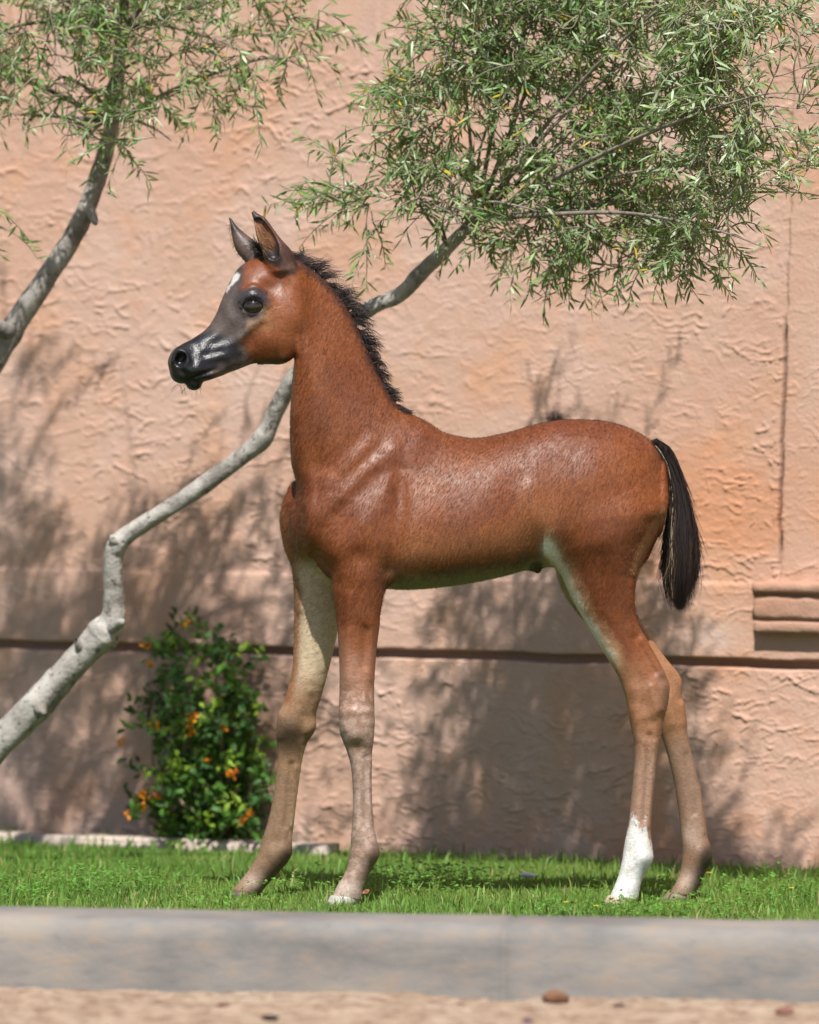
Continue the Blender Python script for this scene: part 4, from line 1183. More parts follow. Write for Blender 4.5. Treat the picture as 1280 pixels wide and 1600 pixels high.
    for lk in range(90):
        u0 = np.clip(r.normal(0.5, 0.28), 0.02, 0.98); phi0 = r.uniform(-1, 1)
        tend = np.clip(1.03 - 0.30 * abs(2 * u0 - 1.1) ** 2.2 - abs(r.normal(0, 0.10)), 0.55, 1.04)
        tst = r.uniform(0, 0.35) ** 1.2
        drift = r.normal(0, 0.07); wav = r.normal(0, 0.045); wp = r.uniform(0, 6)
        shade = r.uniform(0.5, 2.2) * (np.array([1.5, 1.15, 1.0]) if r.random() < 0.35 else 1.0)
        pale = u0 < 0.30 and tst < 0.12
        for i in range(46):
            t0 = tst + r.uniform(0, 0.08); t1 = tend + r.normal(0, 0.05)
            tt = np.linspace(t0, t1, M2)
            tn = (tt - t0) / (t1 - t0)
            sp = r.normal(0, 0.10)
            uu = u0 + drift * tn ** 2 + sp * (1 - 0.65 * tn ** 2) + wav * np.sin(tn * 9 + wp) + r.normal(0, 0.012) * np.sin(tn * 17 + r.uniform(0, 6))
            ix = np.clip(tt, 0, 1) * 39
            lx = np.stack([np.interp(ix, np.arange(40), Lt[:, q]) for q in (0, 1)], 1)
            rx = np.stack([np.interp(ix, np.arange(40), Rt[:, q]) for q in (0, 1)], 1)
            uu = np.where(tt < 0.2, np.clip(uu, 0.02, 0.98), np.clip(uu, -0.06, 1.03))
            xy = lx * (1 - uu[:, None]) + rx * uu[:, None]
            wdt = np.linalg.norm(rx - lx, axis=1)
            over = np.clip(tt - 1, 0, 1)
            xy[:, 1] += over * 60
            fray = np.clip(tn - 0.8, 0, 1) / 0.2
            xy[:, 0] += r.normal(0, 3.0) * fray ** 2
            ph = np.clip(phi0 + r.normal(0, 0.25), -1, 1)
            dd = 72 + ph * 0.40 * wdt * np.sqrt(np.clip(1 - (2 * np.clip(u0, 0, 1) - 1) ** 2, 0.06, 1))
            ps.append(np.stack([xy[:, 0], xy[:, 1], dd], 1)); rs.append(r.uniform(0.35, 0.75))
            cc = np.array([0.012, 0.0095, 0.009]) * shade * r.uniform(0.7, 1.4)
            if pale and ph < 0.2 and r.random() < 0.22: cc = np.array([0.36, 0.29, 0.18]) * r.uniform(0.4, 1.2)
            elif r.random() < 0.05: cc = np.array([0.09, 0.055, 0.04])
            cs.append(cc)
    for i in range(900):                                      # loose flyaway hairs that soften the outline
        t0 = r.uniform(0.05, 0.7); t1 = min(1.0, t0 + r.uniform(0.15, 0.4))
        tt = np.linspace(t0, t1, M2); tn = np.linspace(0, 1, M2)
        u0 = r.choice([r.uniform(-0.02, 0.2), r.uniform(0.8, 1.02), r.uniform(0.2, 0.8)])
        uu = u0 + r.normal(0, 0.14) * tn ** 1.5 + (0.10 if u0 > .7 else -0.10 if u0 < .3 else 0) * tn ** 2 * r.random()
        ix = tt * 39
        lx = np.stack([np.interp(ix, np.arange(40), Lt[:, q]) for q in (0, 1)], 1)
        rx = np.stack([np.interp(ix, np.arange(40), Rt[:, q]) for q in (0, 1)], 1)
        xy = lx * (1 - uu[:, None]) + rx * uu[:, None]
        ps.append(np.stack([xy[:, 0], xy[:, 1] + 8 * tn ** 2 * (t1 > .95), np.full(M2, 72 + r.normal(0, 8))], 1)); rs.append(0.33); cs.append(np.array([0.018, 0.013, 0.012]) * r.uniform(.6, 2))
    hair('tail', np.array(ps), rs, np.array(cs))
    # whiskers and beard hairs around the lips
    ps, rs, cs = [], [], []
    for i in range(46):
        x0, y0 = r.uniform(278, 315), r.uniform(588, 606)
        ang = r.uniform(0.9, 2.6) + r.uniform(-.5, .5) * t
        st = r.uniform(8, 26) / (M - 1)
        x = x0 + np.concatenate([[0], np.cumsum(np.cos(ang[:-1]) * st)]); y = y0 + np.concatenate([[0], np.cumsum(np.sin(ang[:-1]) * st)])
        ps.append(np.stack([x, y, -90 + r.normal(0, 12) - 5 * t], 1)); rs.append(0.22); cs.append(np.array([0.03, 0.025, 0.025]))
    hair('whisker', np.array(ps), rs, np.array(cs))
    return root, body


foal, foal_body = build_foal()

#@@TREES
bark, nt, b = new_mat('pale_bark')
tc = N(nt, 'ShaderNodeTexCoord')
n1 = N(nt, 'ShaderNodeTexNoise', Scale=14.0, Detail=6.0, Roughness=0.65); nt.links.new(tc.outputs['Object'], n1.inputs['Vector'])
n2 = N(nt, 'ShaderNodeTexNoise', Scale=70.0, Detail=4.0); nt.links.new(tc.outputs['Object'], n2.inputs['Vector'])
c = ramp(nt, n1.outputs['Fac'], [(0.36, (0.20, 0.182, 0.162)), (0.48, (0.34, 0.315, 0.285)), (0.64, (0.45, 0.425, 0.39))])
c = mixc(nt, ramp(nt, n2.outputs['Fac'], [(0.32, (0.9, 0.9, 0.9)), (0.42, (0, 0, 0))]), c, (0.10, 0.085, 0.075))
at = N(nt, 'ShaderNodeAttribute', attribute_name='Col')
c = mixc(nt, 1.0, c, (0.86, 0.86, 0.86), 'MULTIPLY')
c = mixc(nt, 1.0, c, at.outputs['Color'], 'MULTIPLY')
nt.links.new(c, b.inputs['Base Color'])
b.inputs['Roughness'].default_value = 0.85
p_ = bump(nt, None, n1.outputs['Fac'], 0.8, 0.014)
bump(nt, b, n2.outputs['Fac'], 0.5, 0.003, p_)
leaf_mat = attr_mat('olive_leaf', 0.42, 0.45, 0.30)


def limb(pts, tint=(1, 1, 1), nper=14, sides=14, knots=(), seed=0):
    """pts rows (px, py, width px, depth m) -> verts, quads, colours of one tapered limb in world space"""
    s = crom(pts, nper)
    n = len(s)
    w = P(s[:, 0], s[:, 1], s[:, 3])
    rad = s[:, 2] / 2 / 750.0
    for (kx, ky, amt, sg) in knots:
        rad = rad * (1 + amt * np.exp(-((s[:, 0] - kx) ** 2 + (s[:, 1] - ky) ** 2) / (2 * sg * sg)))
    v, q = tubes(w[None], rad[None], sides)
    k = np.arange(n).repeat(sides); a = np.tile(np.arange(sides), n)
    cen = w[k]
    f = 1 + 0.16 * (fbm(k * 0.16, a * 0.9 + seed, seed, 3) - 0.5) * 2
    return cen + (v - cen) * f[:, None], q, np.tile(tint, (n * sides, 1))


def join(parts):
    vs, qs, cs, o = [], [], [], 0
    for v, q, c in parts:
        vs.append(v); qs.append(q + o); cs.append(c); o += len(v)
    return np.vstack(vs), np.vstack(qs), np.vstack(cs)


def leaves(base, dirn, up, length, width, cols, bend):
    """folded lance leaves: N each -> 8 verts, 4 quads"""
    n = len(base)
    side = np.cross(dirn, up); side /= np.linalg.norm(side, axis=1, keepdims=True) + 1e-9
    nrm = np.cross(side, dirn)
    out = []
    for t, wd in ((0.0, 0.12), (0.33, 0.95), (0.68, 0.85), (1.0, 0.06)):
        c = base + dirn * (length * t)[:, None] - nrm * (bend * length * t * t)[:, None]
        for s in (-1, 1):
            out.append(c + side * (s * wd * width / 2)[:, None] + nrm * (0.15 * width * wd)[:, None])
    v = np.stack(out, 1)
    b0 = np.arange(n)[:, None] * 8
    q = np.concatenate([b0 + np.array([2 * i, 2 * i + 1, 2 * i + 3, 2 * i + 2]) for i in range(3)], 0)
    return v.reshape(-1, 3), q, np.repeat(cols, 8, 0)


def crown(poly, n_twigs, depth, dspread, seed, anchors, density=None, droop=0.6, pale=None):
    """leafy twigs filling a hanging crown; returns leaf arrays and twig paths"""
    r = np.random.default_rng(seed)
    poly = np.asarray(poly, float)
    lo, hi = poly.min(0), poly.max(0)
    P0 = []
    while len(P0) < n_twigs:
        q = r.uniform(lo, hi)
        if not inside_poly(q[None], poly)[0]: continue
        if density is not None and r.random() > density(q[0], q[1]): continue
        P0.append(q)
    P0 = np.array(P0)
    dep = depth(P0[:, 0]) + r.normal(0, 1, len(P0)) * dspread
    A = np.array(anchors, float)
    # every twig hangs on the nearest older twig or limb end, so that the crown branches as one
    order = np.argsort(np.min((P0[:, None, 0] - A[None, :, 0]) ** 2 + (P0[:, None, 1] - A[None, :, 1]) ** 2, axis=1))
    P0, dep = P0[order], dep[order]
    nodes = [(a_, b_, float(depth(a_))) for a_, b_ in A]
    links = []
    for (x, y), d in zip(P0, dep):
        Nn_ = np.array(nodes)
        k = np.argmin((Nn_[:, 0] - x) ** 2 + (Nn_[:, 1] - y) ** 2 + ((Nn_[:, 2] - d) * 500) ** 2)
        n0 = Nn_[k]
        mid = (n0 + np.array([x, y, d])) / 2 + np.array([r.normal(0, 5), r.normal(0, 5), 0])
        cv = crom([n0, mid, (x, y, d)], 4)
        links.append(P(cv[:, 0], cv[:, 1], cv[:, 2]))
        nodes.append((x, y, d))
    LB, LD, LU, LL, LW, LC, LBd = [], [], [], [], [], [], []
    tw = []
    for (x, y), d in zip(P0, dep):
        k = np.argmin((A[:, 0] - x) ** 2 + (A[:, 1] - y) ** 2)
        ax, ay = A[k]
        out = np.array([x - ax, y - ay]) + r.normal(0, 60, 2)
        a0 = math.atan2(out[1], out[0])
        ln = r.uniform(45, 110)
        m = 9
        t = np.linspace(0, 1, m)
        # the twig bends from its outward course down towards the ground
        tgt = math.pi / 2 + r.normal(0, 0.35)
        dlt = (tgt - a0 + math.pi) % (2 * math.pi) - math.pi
        ang = a0 + dlt * droop * r.uniform(0.5, 1.2) * t ** 1.2
        st = ln / (m - 1)
        tx = x + np.concatenate([[0], np.cumsum(np.cos(ang[:-1]) * st)]); ty = y + np.concatenate([[0], np.cumsum(np.sin(ang[:-1]) * st)])
        td = d + r.normal(0, 0.05) * t
        w = P(tx, ty, td)
        tw.append(w)
        nl = int(r.integers(13, 22))
        tint = r.uniform(0.75, 1.25)
        ol = pale(x, y) if pale is not None else 0.12
        for i in range(nl):
            f = (i + 0.6) / nl * (m - 1)
            j = min(int(f), m - 2); g = f - j
            pp = w[j] * (1 - g) + w[j + 1] * g
            tg = w[j + 1] - w[j]; tg /= np.linalg.norm(tg)
            sd = np.cross(tg, [0, 1, 0]); sd /= np.linalg.norm(sd) + 1e-9
            roll = r.uniform(0, 2 * np.pi)
            lat = math.cos(roll) * sd + math.sin(roll) * np.cross(sd, tg)
            sp = r.uniform(0.45, 1.25)
            dr = tg * math.cos(sp) + lat * math.sin(sp) + np.array([0, 0, -0.02])
            dr /= np.linalg.norm(dr)
            up = r.normal(0, 1, 3) * 0.7 + np.array([-0.2, -0.6, 0.8])
            LB.append(pp); LD.append(dr); LU.append(up)
            LL.append(r.uniform(15, 31) / 780.0); LW.append(r.uniform(2.8, 4.8) / 780.0); LBd.append(r.normal(0.08, 0.10))
            u = r.random()
            if u < 0.015: cc = np.array([0.50, 0.36, 0.03])
            elif u < ol: cc = np.array([0.33, 0.40, 0.25]) * r.uniform(0.8, 1.3)
            elif u < ol + 0.28: cc = np.array([0.19, 0.275, 0.085]) * r.uniform(0.8, 1.3)
            else: cc = np.array([0.105, 0.190, 0.062]) * tint * r.uniform(0.7, 1.35)
            LC.append(cc)
    L = leaves(np.array(LB), np.array(LD), np.array(LU), np.array(LL), np.array(LW), np.array(LC), np.array(LBd))
    return L, (np.array(tw), np.array(links))


def build_tree(name_label, cat, trunk_parts, limbs, twig_set, leaf_sets, base):
    root = thing('tree', name_label, cat, base)
    bo = np.array(base)
    v, q, c = join(trunk_parts)
    mesh_np('trunk', v - bo, q, mat=bark, parent=root, cols=c)
    if limbs or len(twig_set):
        parts = list(limbs)
        for tw in [a_ for pr in twig_set for a_ in pr]:
            rr = np.linspace(1.0, 0.35, tw.shape[1])[None] * np.full((len(tw), 1), 1.3 / 780.0)
            tv, tq = tubes(tw, rr, 4)
            parts.append((tv, tq, np.tile((0.72, 0.66, 0.52), (len(tv), 1))))
        v, q, c = join(parts)
        mesh_np('branches', v - bo, q, mat=bark, parent=root, cols=c)
    v, q, c = join(leaf_sets)
    mesh_np('crown', v - bo, q, mat=leaf_mat, parent=root, cols=c)
    return root


# tree whose trunk passes behind the foal and whose crown hangs at the upper right
tk = [(-245, 1440, 74, 1.10), (-120, 1290, 58, 1.10), (-20, 1180, 50, 1.08), (60, 1098, 47, 1.06), (125, 1028, 42, 1.04), (160, 992, 44, 1.03), (176, 965, 38, 1.02), (178, 925, 32, 1.01), (177, 885, 29, 1.0), (184, 850, 29, 0.99),
      (225, 818, 26, 0.97), (300, 771, 27, 0.94), (370, 720, 27, 0.91), (412, 683, 27, 0.89), (432, 640, 26, 0.87), (462, 588, 27, 0.84), (515, 528, 25, 0.80), (575, 484, 23, 0.76), (625, 460, 24, 0.73), (660, 425, 25, 0.70), (700, 385, 21, 0.64), (745, 342, 17, 0.60)]
kn = [(162, 990, 0.22, 14), (184, 850, 0.18, 12), (412, 683, 0.15, 12), (60, 1098, 0.10, 14)]
stub = [limb([(165, 985, 22, 1.02), (180, 978, 19, 0.99), (191, 972, 13, 0.97), (196, 970, 4, 0.965)], (0.8, 0.8, 0.8), sides=10), limb([(130, 1020, 20, 1.03), (122, 1006, 13, 1.01), (119, 1000, 5, 1.0)], sides=8),
        limb([(60, 1100, 34, 1.05), (66, 1112, 16, 1.02), (72, 1116, 5, 1.01)], (0.6, 0.58, 0.55), sides=8), limb([(188, 850, 20, 0.98), (176, 842, 14, 0.97), (170, 838, 5, 0.965)], sides=8)]
crown_dep = lambda x: 0.46 - 0.10 * (np.asarray(x) - 900) / 400.0 - 0.46 * sstep(960, 1150, np.asarray(x, float))
anch = [(700, 330), (760, 200), (820, 60), (900, 200), (930, 330), (1000, 80), (1060, 260), (1120, 360), (1180, 150), (980, 400), (840, 330), (720, 60), (900, -60), (1100, -40), (740, -40), (640, 330), (1230, 300)]
lim = []
lr = np.random.default_rng(8)
for i, (x, y) in enumerate(anch):
    sx, sy = (745, 342) if x > 700 else (700, 385)
    mx, my = (sx + x) / 2 + lr.normal(0, 25), (sy + y) / 2 - lr.uniform(0, 40)
    d0, d1 = 0.60, float(crown_dep(x)) + lr.normal(0, 0.10)
    w0 = 8 if abs(x - 760) + abs(y - 330) > 200 else 6
    lim.append(limb([(sx, sy, w0, d0), (mx, my, w0 * 0.7, (d0 + d1) / 2 + lr.normal(0, .05)), (x, y, w0 * 0.38, d1), (x + (x - mx) * 0.5, y + (y - my) * 0.3 + 18, 1.6, d1 + lr.normal(0, 0.1))], (0.62, 0.58, 0.52), nper=9, sides=7, seed=i))
poly_r = [(600, 335), (575, 285), (615, 250), (630, 150), (645, 50), (700, 0), (720, -45), (800, -70), (1000, -75), (1130, -60), (1165, -20), (1185, 60), (1185, 180), (1180, 290), (1165, 350), (1120, 380), (1040, 400), (930, 370), (860, 380), (760, 365), (700, 345), (640, 340)]
den = lambda x, y: (1.0 if y < 230 else 0.62) * (1.0 if x < 1150 else 0.55) * (0.35 + 1.1 * float(sstep(0.36, 0.56, fbm(np.array(x / 95.), np.array(y / 95.), 66, 2))) ** 1.2)
L1, T1 = crown(poly_r, 1060, crown_dep, 0.07, 5, anch, den, 0.5, lambda x, y: 0.16 + 0.40 * float(sstep(950, 1250, x)))
L1c, T1c = crown([(1150, -20), (1250, -40), (1290, 60), (1290, 250), (1230, 300), (1160, 300)], 60, crown_dep, 0.06, 44, anch, None, 0.6, lambda x, y: 0.5)
L1d, T1d = crown([(780, 340), (900, 370), (1060, 370), (1150, 340), (1150, 390), (1060, 415), (900, 420), (800, 410)], 50, crown_dep, 0.06, 45, anch, None, 1.1, lambda x, y: 0.2)
L1e, T1e = crown([(620, -60), (640, -240), (1000, -240), (1020, -70)], 80, lambda x: crown_dep(x) + 0.05, 0.10, 46, [(700, 60), (800, -60), (900, -60), (950, -220), (720, -220)], lambda x, y: float(sstep(0.42, 0.55, fbm(np.array(x / 90.), np.array(y / 90.), 67, 2))) + 0.1, 0.6, lambda x, y: 0.2)
poly_s = [(500, 300), (530, 260), (570, 290), (600, 370), (560, 350)]
L1b, T1b = crown(poly_s, 22, crown_dep, 0.08, 6, [(640, 330)], None, 0.6)
tree_r = build_tree('pale tree with a bent trunk passing behind the foal to the larger crown', 'tree',
                    [limb(tk, knots=kn, seed=3)] + stub, lim, [T1, T1b, T1c, T1d, T1e], [L1, L1b, L1c, L1d, L1e], (float(P(-245, 1440, 1.10)[0]), 1.10, 0.0))

# tree at the left edge
tk2 = [(-420, 1440, 80, 1.25), (-330, 1150, 62, 1.22), (-190, 850, 52, 1.18), (-80, 665, 46, 1.14), (0, 545, 40, 1.10), (28, 500, 38, 1.09), (70, 438, 34, 1.07), (110, 375, 32, 1.05), (135, 325, 31, 1.03), (155, 270, 27, 1.02), (172, 210, 24, 1.0), (184, 130, 21, 0.98), (190, 50, 18, 0.96), (200, -60, 14, 0.94)]
st2 = [limb([(18, 520, 30, 1.09), (0, 512, 26, 1.06), (-40, 490, 24, 1.02), (-120, 400, 18, 0.95), (-180, 300, 12, 0.9)], (0.7, 0.7, 0.7), sides=10, seed=9), limb([(138, 322, 22, 1.02), (148, 345, 12, 1.0), (150, 352, 4, 1.0)], sides=8)]
anch2 = [(100, 120), (30, 40), (230, 90), (330, 60), (420, 90), (150, 200), (60, 180), (-60, 120), (240, 200), (300, -60), (100, -80), (400, -30), (-100, -60), (180, -150)]
lim2 = []
for i, (x, y) in enumerate(anch2):
    sx, sy = (176, 190) if y > 60 else (190, 50)
    mx, my = (sx + x) / 2 + lr.normal(0, 18), (sy + y) / 2 - lr.uniform(0, 30)
    d1 = 0.86 + lr.normal(0, 0.09)
    lim2.append(limb([(sx, sy, 10, 0.98), (mx, my, 7, (0.98 + d1) / 2), (x, y, 4, d1), (x + (x - mx) * 0.5, y + 20, 1.6, d1)], (0.62, 0.58, 0.52), nper=9, sides=7, seed=30 + i))
crown_dep2 = lambda x: 0.86 - 0.15 * np.asarray(x) / 500.0
poly_l = [(-260, 150), (-60, 190), (30, 205), (100, 255), (180, 245), (270, 215), (340, 150), (430, 130), (500, 60), (500, 10), (430, -60), (300, -120), (200, -200), (100, -280), (-100, -300), (-280, -150)]
L2, T2 = crown(poly_l, 620, crown_dep2, 0.11, 15, anch2, lambda x, y: 0.55 if x > 230 else (0.95 if y < 140 else 0.65), 0.55, lambda x, y: 0.15)
L2c, T2c = crown([(-420, -330), (-420, -700), (-60, -700), (-40, -330)], 170, lambda x: crown_dep2(0) + 0 * np.asarray(x), 0.10, 47, [(-100, -60), (-100, -350), (-250, -400), (-60, -550), (-300, -620)], None, 0.6, lambda x, y: 0.15)
L2d, T2d = crown([(110, -100), (120, -330), (430, -330), (440, -100)], 80, crown_dep2, 0.10, 48, [(180, -150), (300, -60), (250, -300), (350, -280)], lambda x, y: float(sstep(0.42, 0.55, fbm(np.array(x / 90.), np.array(y / 90.), 68, 2))) + 0.1, 0.6, lambda x, y: 0.15)
L2b, T2b = crown([(-90, 290), (-10, 290), (5, 400), (-60, 430)], 9, lambda x: 0.75 + 0 * np.asarray(x), 0.08, 16, [(-60, 300)], None, 0.7)
tree_l = build_tree('grey barked tree leaning in from the left edge with sparse leafy crown at upper left', 'tree',
                    [limb(tk2, (0.78, 0.77, 0.76), seed=5)] + st2, lim2, [T2, T2b, T2c, T2d], [L2, L2b, L2c, L2d], (float(P(-420, 1440, 1.25)[0]), 1.25, 0.0))

#@@BUSH
def build_bush():
    r = np.random.default_rng(21)
    base = V(300, 1325, 0); Yb = wall_y(300) - 0.13
    base = Vector(P(300, 1330, Yb)); base.z = 0
    root = thing('flowering_bush', 'dark green bush with orange flowers against the foot of the wall', 'bush', base)
    bo = np.array(base)
    poly = np.array([(228, 1300), (212, 1250), (238, 1170), (224, 1150), (225, 1095), (235, 1040), (222, 1010), (245, 1003), (270, 975), (300, 978), (330, 990), (362, 985), (385, 1010), (392, 1060), (385, 1110), (392, 1170), (405, 1215), (412, 1260), (400, 1308), (300, 1318)], float)
    B, D, U, LL, LW, C, Bd = [], [], [], [], [], [], []
    stems = []
    lo, hi = poly.min(0), poly.max(0)
    cnt = 0
    while cnt < 350:
        q = r.uniform(lo, hi)
        if not inside_poly(q[None], poly)[0]: continue
        if q[1] < 1110 and r.random() > 0.45: continue
        if q[0] < 265 and q[1] > 1110 and r.random() > 0.6: continue
        cnt += 1
        dep = wall_y(q[0]) - abs(r.normal(0.10, 0.07)) - 0.015
        w0 = P(q[0], q[1], dep)
        a0 = r.uniform(0, 2 * np.pi)
        tg = np.array([math.cos(a0) * 0.8, r.uniform(-0.8, 0.1), math.sin(a0) * 0.7 + 0.15]); tg /= np.linalg.norm(tg)
        L = r.uniform(0.03, 0.07)
        tint = np.array([0.028, 0.075, 0.018]) if r.random() < 0.45 else np.array([0.055, 0.135, 0.018])
        if r.random() < 0.20: tint = np.array([0.18, 0.28, 0.03])
        for i in range(9):
            f = i / 8
            pp = w0 + tg * L * f
            lat = np.cross(tg, r.normal(0, 1, 3)); lat /= np.linalg.norm(lat)
            dr = tg * 0.5 + lat; dr /= np.linalg.norm(dr)
            B.append(pp); D.append(dr); U.append(r.normal(0, .6, 3) + np.array([-.2, -.6, .8])); LL.append(r.uniform(0.016, 0.030)); LW.append(r.uniform(0.009, 0.015)); C.append(tint * r.uniform(0.6, 1.5)); Bd.append(r.normal(.1, .1))
    v, q, c = leaves(np.array(B), np.array(D), np.array(U), np.array(LL), np.array(LW), np.array(C), np.array(Bd))
    mesh_np('foliage', v - bo, q, mat=attr_mat('bush_leaf', 0.55, 0.3, 0.22), parent=root, cols=c)
    parts = []
    for pts in ([(285, 1330, 6, .11), (282, 1270, 6, .13), (278, 1230, 5, .14), (290, 1160, 4, .12), (300, 1060, 3, .10), (320, 990, 1.5, .08)], [(300, 1330, 6, .16), (312, 1275, 5, .19), (287, 1258, 5, .20), (279, 1235, 4, .2), (282, 1210, 3, .18)], [(345, 1330, 5, .12), (345, 1200, 5, .14), (348, 1110, 5, .16), (350, 1050, 4, .14), (358, 995, 2, .12)],
                ([(270, 1330, 5, .1), (240, 1200, 3, .1), (232, 1010, 1.5, .1)]), ([(310, 1330, 5, .1), (300, 1180, 4, .1), (262, 1010, 2, .1)]), ([(330, 1330, 4, .12), (390, 1240, 3, .12), (408, 1180, 1.5, .1)])):
        pts = np.array(pts, float)
        for row in pts: row[3] = wall_y(row[0]) - row[3]
        parts.append(limb(pts, (0.95, 0.80, 0.58), nper=8, sides=7))
    v, q, c = join(parts)
    mesh_np('stems', v - bo, q, mat=bark, parent=root, cols=c)
    mf = attr_mat('orange_petal', 0.5, 0.3, 0.3)
    for (px, py, n) in ((290, 975, 5), (229, 1011, 6), (233, 1035, 4), (299, 1119, 8), (297, 1133, 4), (347, 1136, 9), (243, 1133, 6), (190, 1158, 5), (301, 1147, 4), (362, 1210, 7), (226, 1240, 7), (224, 1260, 4), (247, 1243, 3), (390, 1274, 4), (377, 1283, 4), (322, 1190, 2), (200, 1271, 3)):
        Y = wall_y(px) - r.uniform(0.20, 0.26)
        w0 = P(px, py, Y)
        B, D, U, LL, LW, C, Bd = [], [], [], [], [], [], []
        for i in range(n * 3):
            o = w0 + r.normal(0, 1, 3) * np.array([0.0046, 0.004, 0.0046]) * (n / 6) ** .5
            dr = r.normal(0, 1, 3) + np.array([0, -.8, .2]); dr /= np.linalg.norm(dr)
            B.append(o); D.append(dr); U.append(r.normal(0, 1, 3)); LL.append(r.uniform(0.008, 0.014)); LW.append(r.uniform(0.005, 0.009)); Bd.append(0.2)
            C.append(np.array([0.80, 0.24, 0.015]) * r.uniform(0.7, 1.1) if r.random() < .75 else np.array([0.85, 0.42, 0.03]))
        v, q, c = leaves(np.array(B), np.array(D), np.array(U), np.array(LL), np.array(LW), np.array(C), np.array(Bd))
        mesh_np('flower_cluster', v - bo, q, mat=mf, parent=root, cols=c)


build_bush()

#@@SMALL
def blob(name, c, rad, mat, seed, rough=0.25, col=(0.2, 0.1, 0.06), parent=None):
    r = np.random.default_rng(seed)
    th, ph = np.meshgrid(np.linspace(0, np.pi, 13), np.linspace(0, 2 * np.pi, 18, endpoint=False), indexing='ij')
    d = np.stack([np.sin(th) * np.cos(ph), np.sin(th) * np.sin(ph), np.cos(th)], -1)
    f = 1 + rough * sum(np.cos(d @ r.normal(0, 1, 3) * (2 + i) + r.uniform(0, 6)) / (1 + i) for i in range(5)) * 0.6
    f[0] = f[0].mean(); f[-1] = f[-1].mean()
    v = (d * f[..., None] * np.array(rad)).reshape(-1, 3)
    g = np.arange(13 * 18).reshape(13, 18)
    q = np.stack([g[:-1], g[1:], np.roll(g, -1, 1)[1:], np.roll(g, -1, 1)[:-1]], -1).reshape(-1, 4)
    o = mesh_np(name, v, q, mat=mat, cols=np.tile(col, (len(v), 1)), parent=parent)
    o.location = c
    return o


stone_mat = attr_mat('clod', 0.95, 0.2)
BITS = []
def on_sand(px, py, z=-0.04):
    d = FPX * (CAM_H - z) / (py - (px - 640) * 0.0105 - 650)
    return P(px, py, d - DIST)


tag(blob('clod', on_sand(868, 1560, -0.035), (0.020, 0.016, 0.013), stone_mat, 1, col=(0.16, 0.085, 0.05)), 'brown clod of earth lying close to the kerb on the sand', 'clod')
for i, (px, py, s, col, lab) in enumerate(((350, 1572, .010, (0.14, 0.07, 0.05), 'small brown lump on the sand below the far foreleg'), (422, 1590, .011, (0.05, 0.03, 0.03), 'dark lump at the bottom edge of the sand, left of centre'),
                                           (720, 1570, .007, (0.13, 0.07, 0.06), 'tiny brown lump on the sand left of the largest clod'), (968, 1572, .008, (0.05, 0.035, 0.04), 'small dark lump on the sand right of the largest clod'),
                                           (825, 1596, .008, (0.09, 0.045, 0.08), 'purplish lump on the sand at the bottom edge below the largest clod'), (1225, 1580, .014, (0.18, 0.09, 0.07), 'reddish brown lump on the sand at the bottom right'))):
    tag(blob('clod', on_sand(px, py, -0.038), (s * 1.15, s * .8, s * .55), stone_mat, 10 + i, col=col), lab, 'clod')
white_mat = attr_mat('pale_stone', 0.8, 0.3)
tag(blob('pebble', P(825, 1386, 0.55) * np.array([1, 1, 0]) + np.array([0, 0, 0.022]), (0.014, 0.009, 0.006), white_mat, 30, col=(0.62, 0.66, 0.68)), 'small white pebble in the grass between the fore and hind legs', 'pebble')
# fallen brown leaf by the near fore hoof
w0 = P(566, 1410, -0.10); w0[2] = 0.022
v, q, c = leaves(np.array([w0, w0 + [0.004, 0, 0]]), np.array([[0.8, 0.1, 0.5], [0.6, -.3, .6]]), np.array([[0, -.6, .8], [0.3, -.7, .5]]), np.array([0.016, 0.014]), np.array([0.011, 0.010]), np.array([[0.26, 0.10, 0.05], [0.20, 0.08, 0.04]]), np.array([0.3, 0.2]))
tag(mesh_np('fallen_leaf', v, q, mat=attr_mat('dry_leaf', 0.6, 0.3), cols=c), 'curled dry brown leaf beside the near fore hoof in the grass', 'leaf')
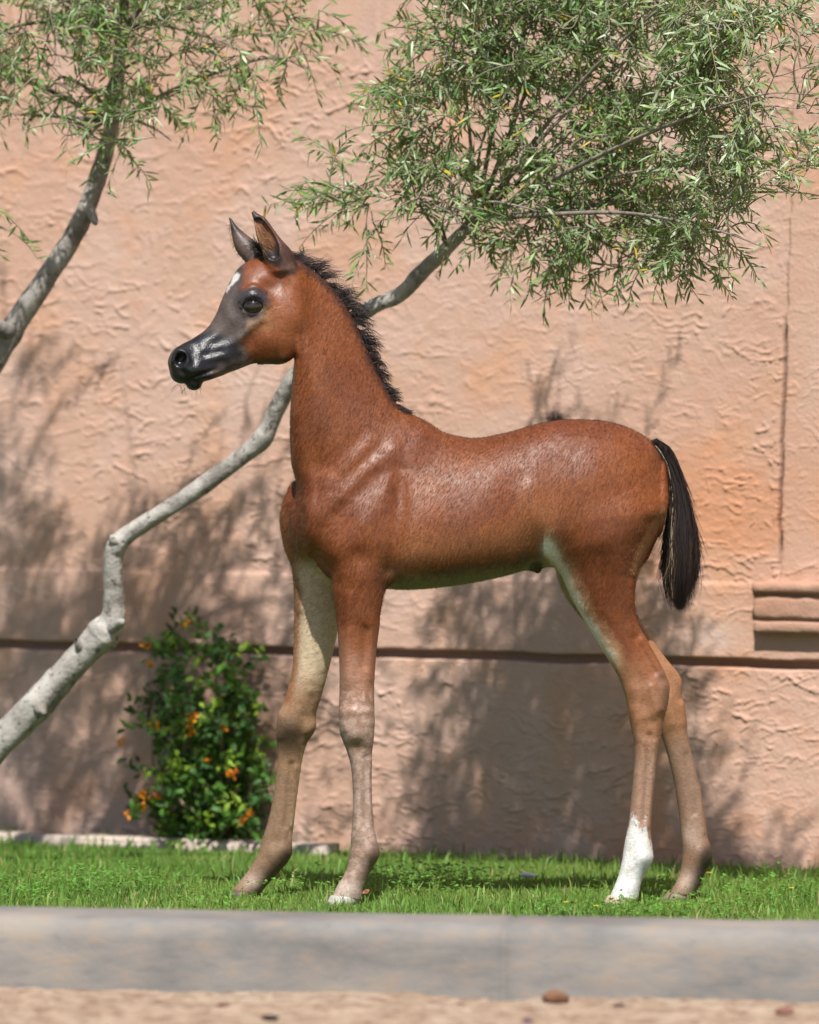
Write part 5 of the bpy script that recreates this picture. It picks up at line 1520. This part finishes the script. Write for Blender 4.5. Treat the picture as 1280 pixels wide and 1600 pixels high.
# dark dry tuft on the wall just above the croup
r = np.random.default_rng(77)
sx, sz = on_wall(874, 652)
bp = wall_pt(sx, sz - 0.01, 0.0)
paths = []
for i in range(90):
    t = np.linspace(0, 1, 6)[:, None]
    d = np.array([r.normal(0, .45), r.uniform(-.8, -.1), r.uniform(.3, 1.0)])
    paths.append(bp + np.array([r.normal(0, .012), 0, r.normal(0, .006)]) + d * r.uniform(0.014, 0.034) * t + np.array([0, 0, -.004]) * t ** 2)
paths = np.array(paths)
v, q = tubes(paths, np.full((90, 6), 0.0008) * np.linspace(1, .3, 6)[None], 4)
tag(mesh_np('dry_tuft', v, q, mat=attr_mat('tuft', 0.8, 0.2), cols=np.tile((0.03, 0.025, 0.025), (len(v), 1))), 'tiny dark dry tuft on the wall just above the foal\'s croup', 'tuft')
# dandelion heads
ym = attr_mat('dandelion_petal', 0.5, 0.2)
for i, (px, py, lab) in enumerate(((885, 1410, 'yellow dandelion just left of the white sock'), (932, 1416, 'yellow dandelion touching the toe of the white sock'), (1108, 1364, 'yellow dandelion behind the far hind fetlock'),
                                   (1237, 1388, 'yellow dandelion in the grass at the right edge'), (410, 1358, 'yellow dandelion behind the far foreleg'))):
    d = FPX * (CAM_H - 0.035) / (py - (px - 640) * 0.0105 - 650)
    w0 = P(px, py, d - DIST)
    n = 16
    a = np.linspace(0, 2 * np.pi, n, endpoint=False)
    dr = np.stack([np.cos(a), np.sin(a), 0.35 + 0 * a], 1); dr /= np.linalg.norm(dr, axis=1, keepdims=True)
    v, q, c = leaves(np.tile(w0, (n, 1)), dr, np.tile([0.1, -.2, 1.0], (n, 1)), np.full(n, 0.0055), np.full(n, 0.0028), np.tile([0.80, 0.58, 0.02], (n, 1)), np.full(n, .2))
    tv, tq = tubes(np.linspace([w0[0], w0[1], 0.0], w0, 4)[None], np.full((1, 4), 0.0007), 5)
    v2, q2, c2 = join([(v, q, c), (tv, tq, np.tile([0.08, 0.18, 0.03], (len(tv), 1)))])
    tag(mesh_np('dandelion', v2, q2, mat=ym, cols=c2), lab, 'flower')
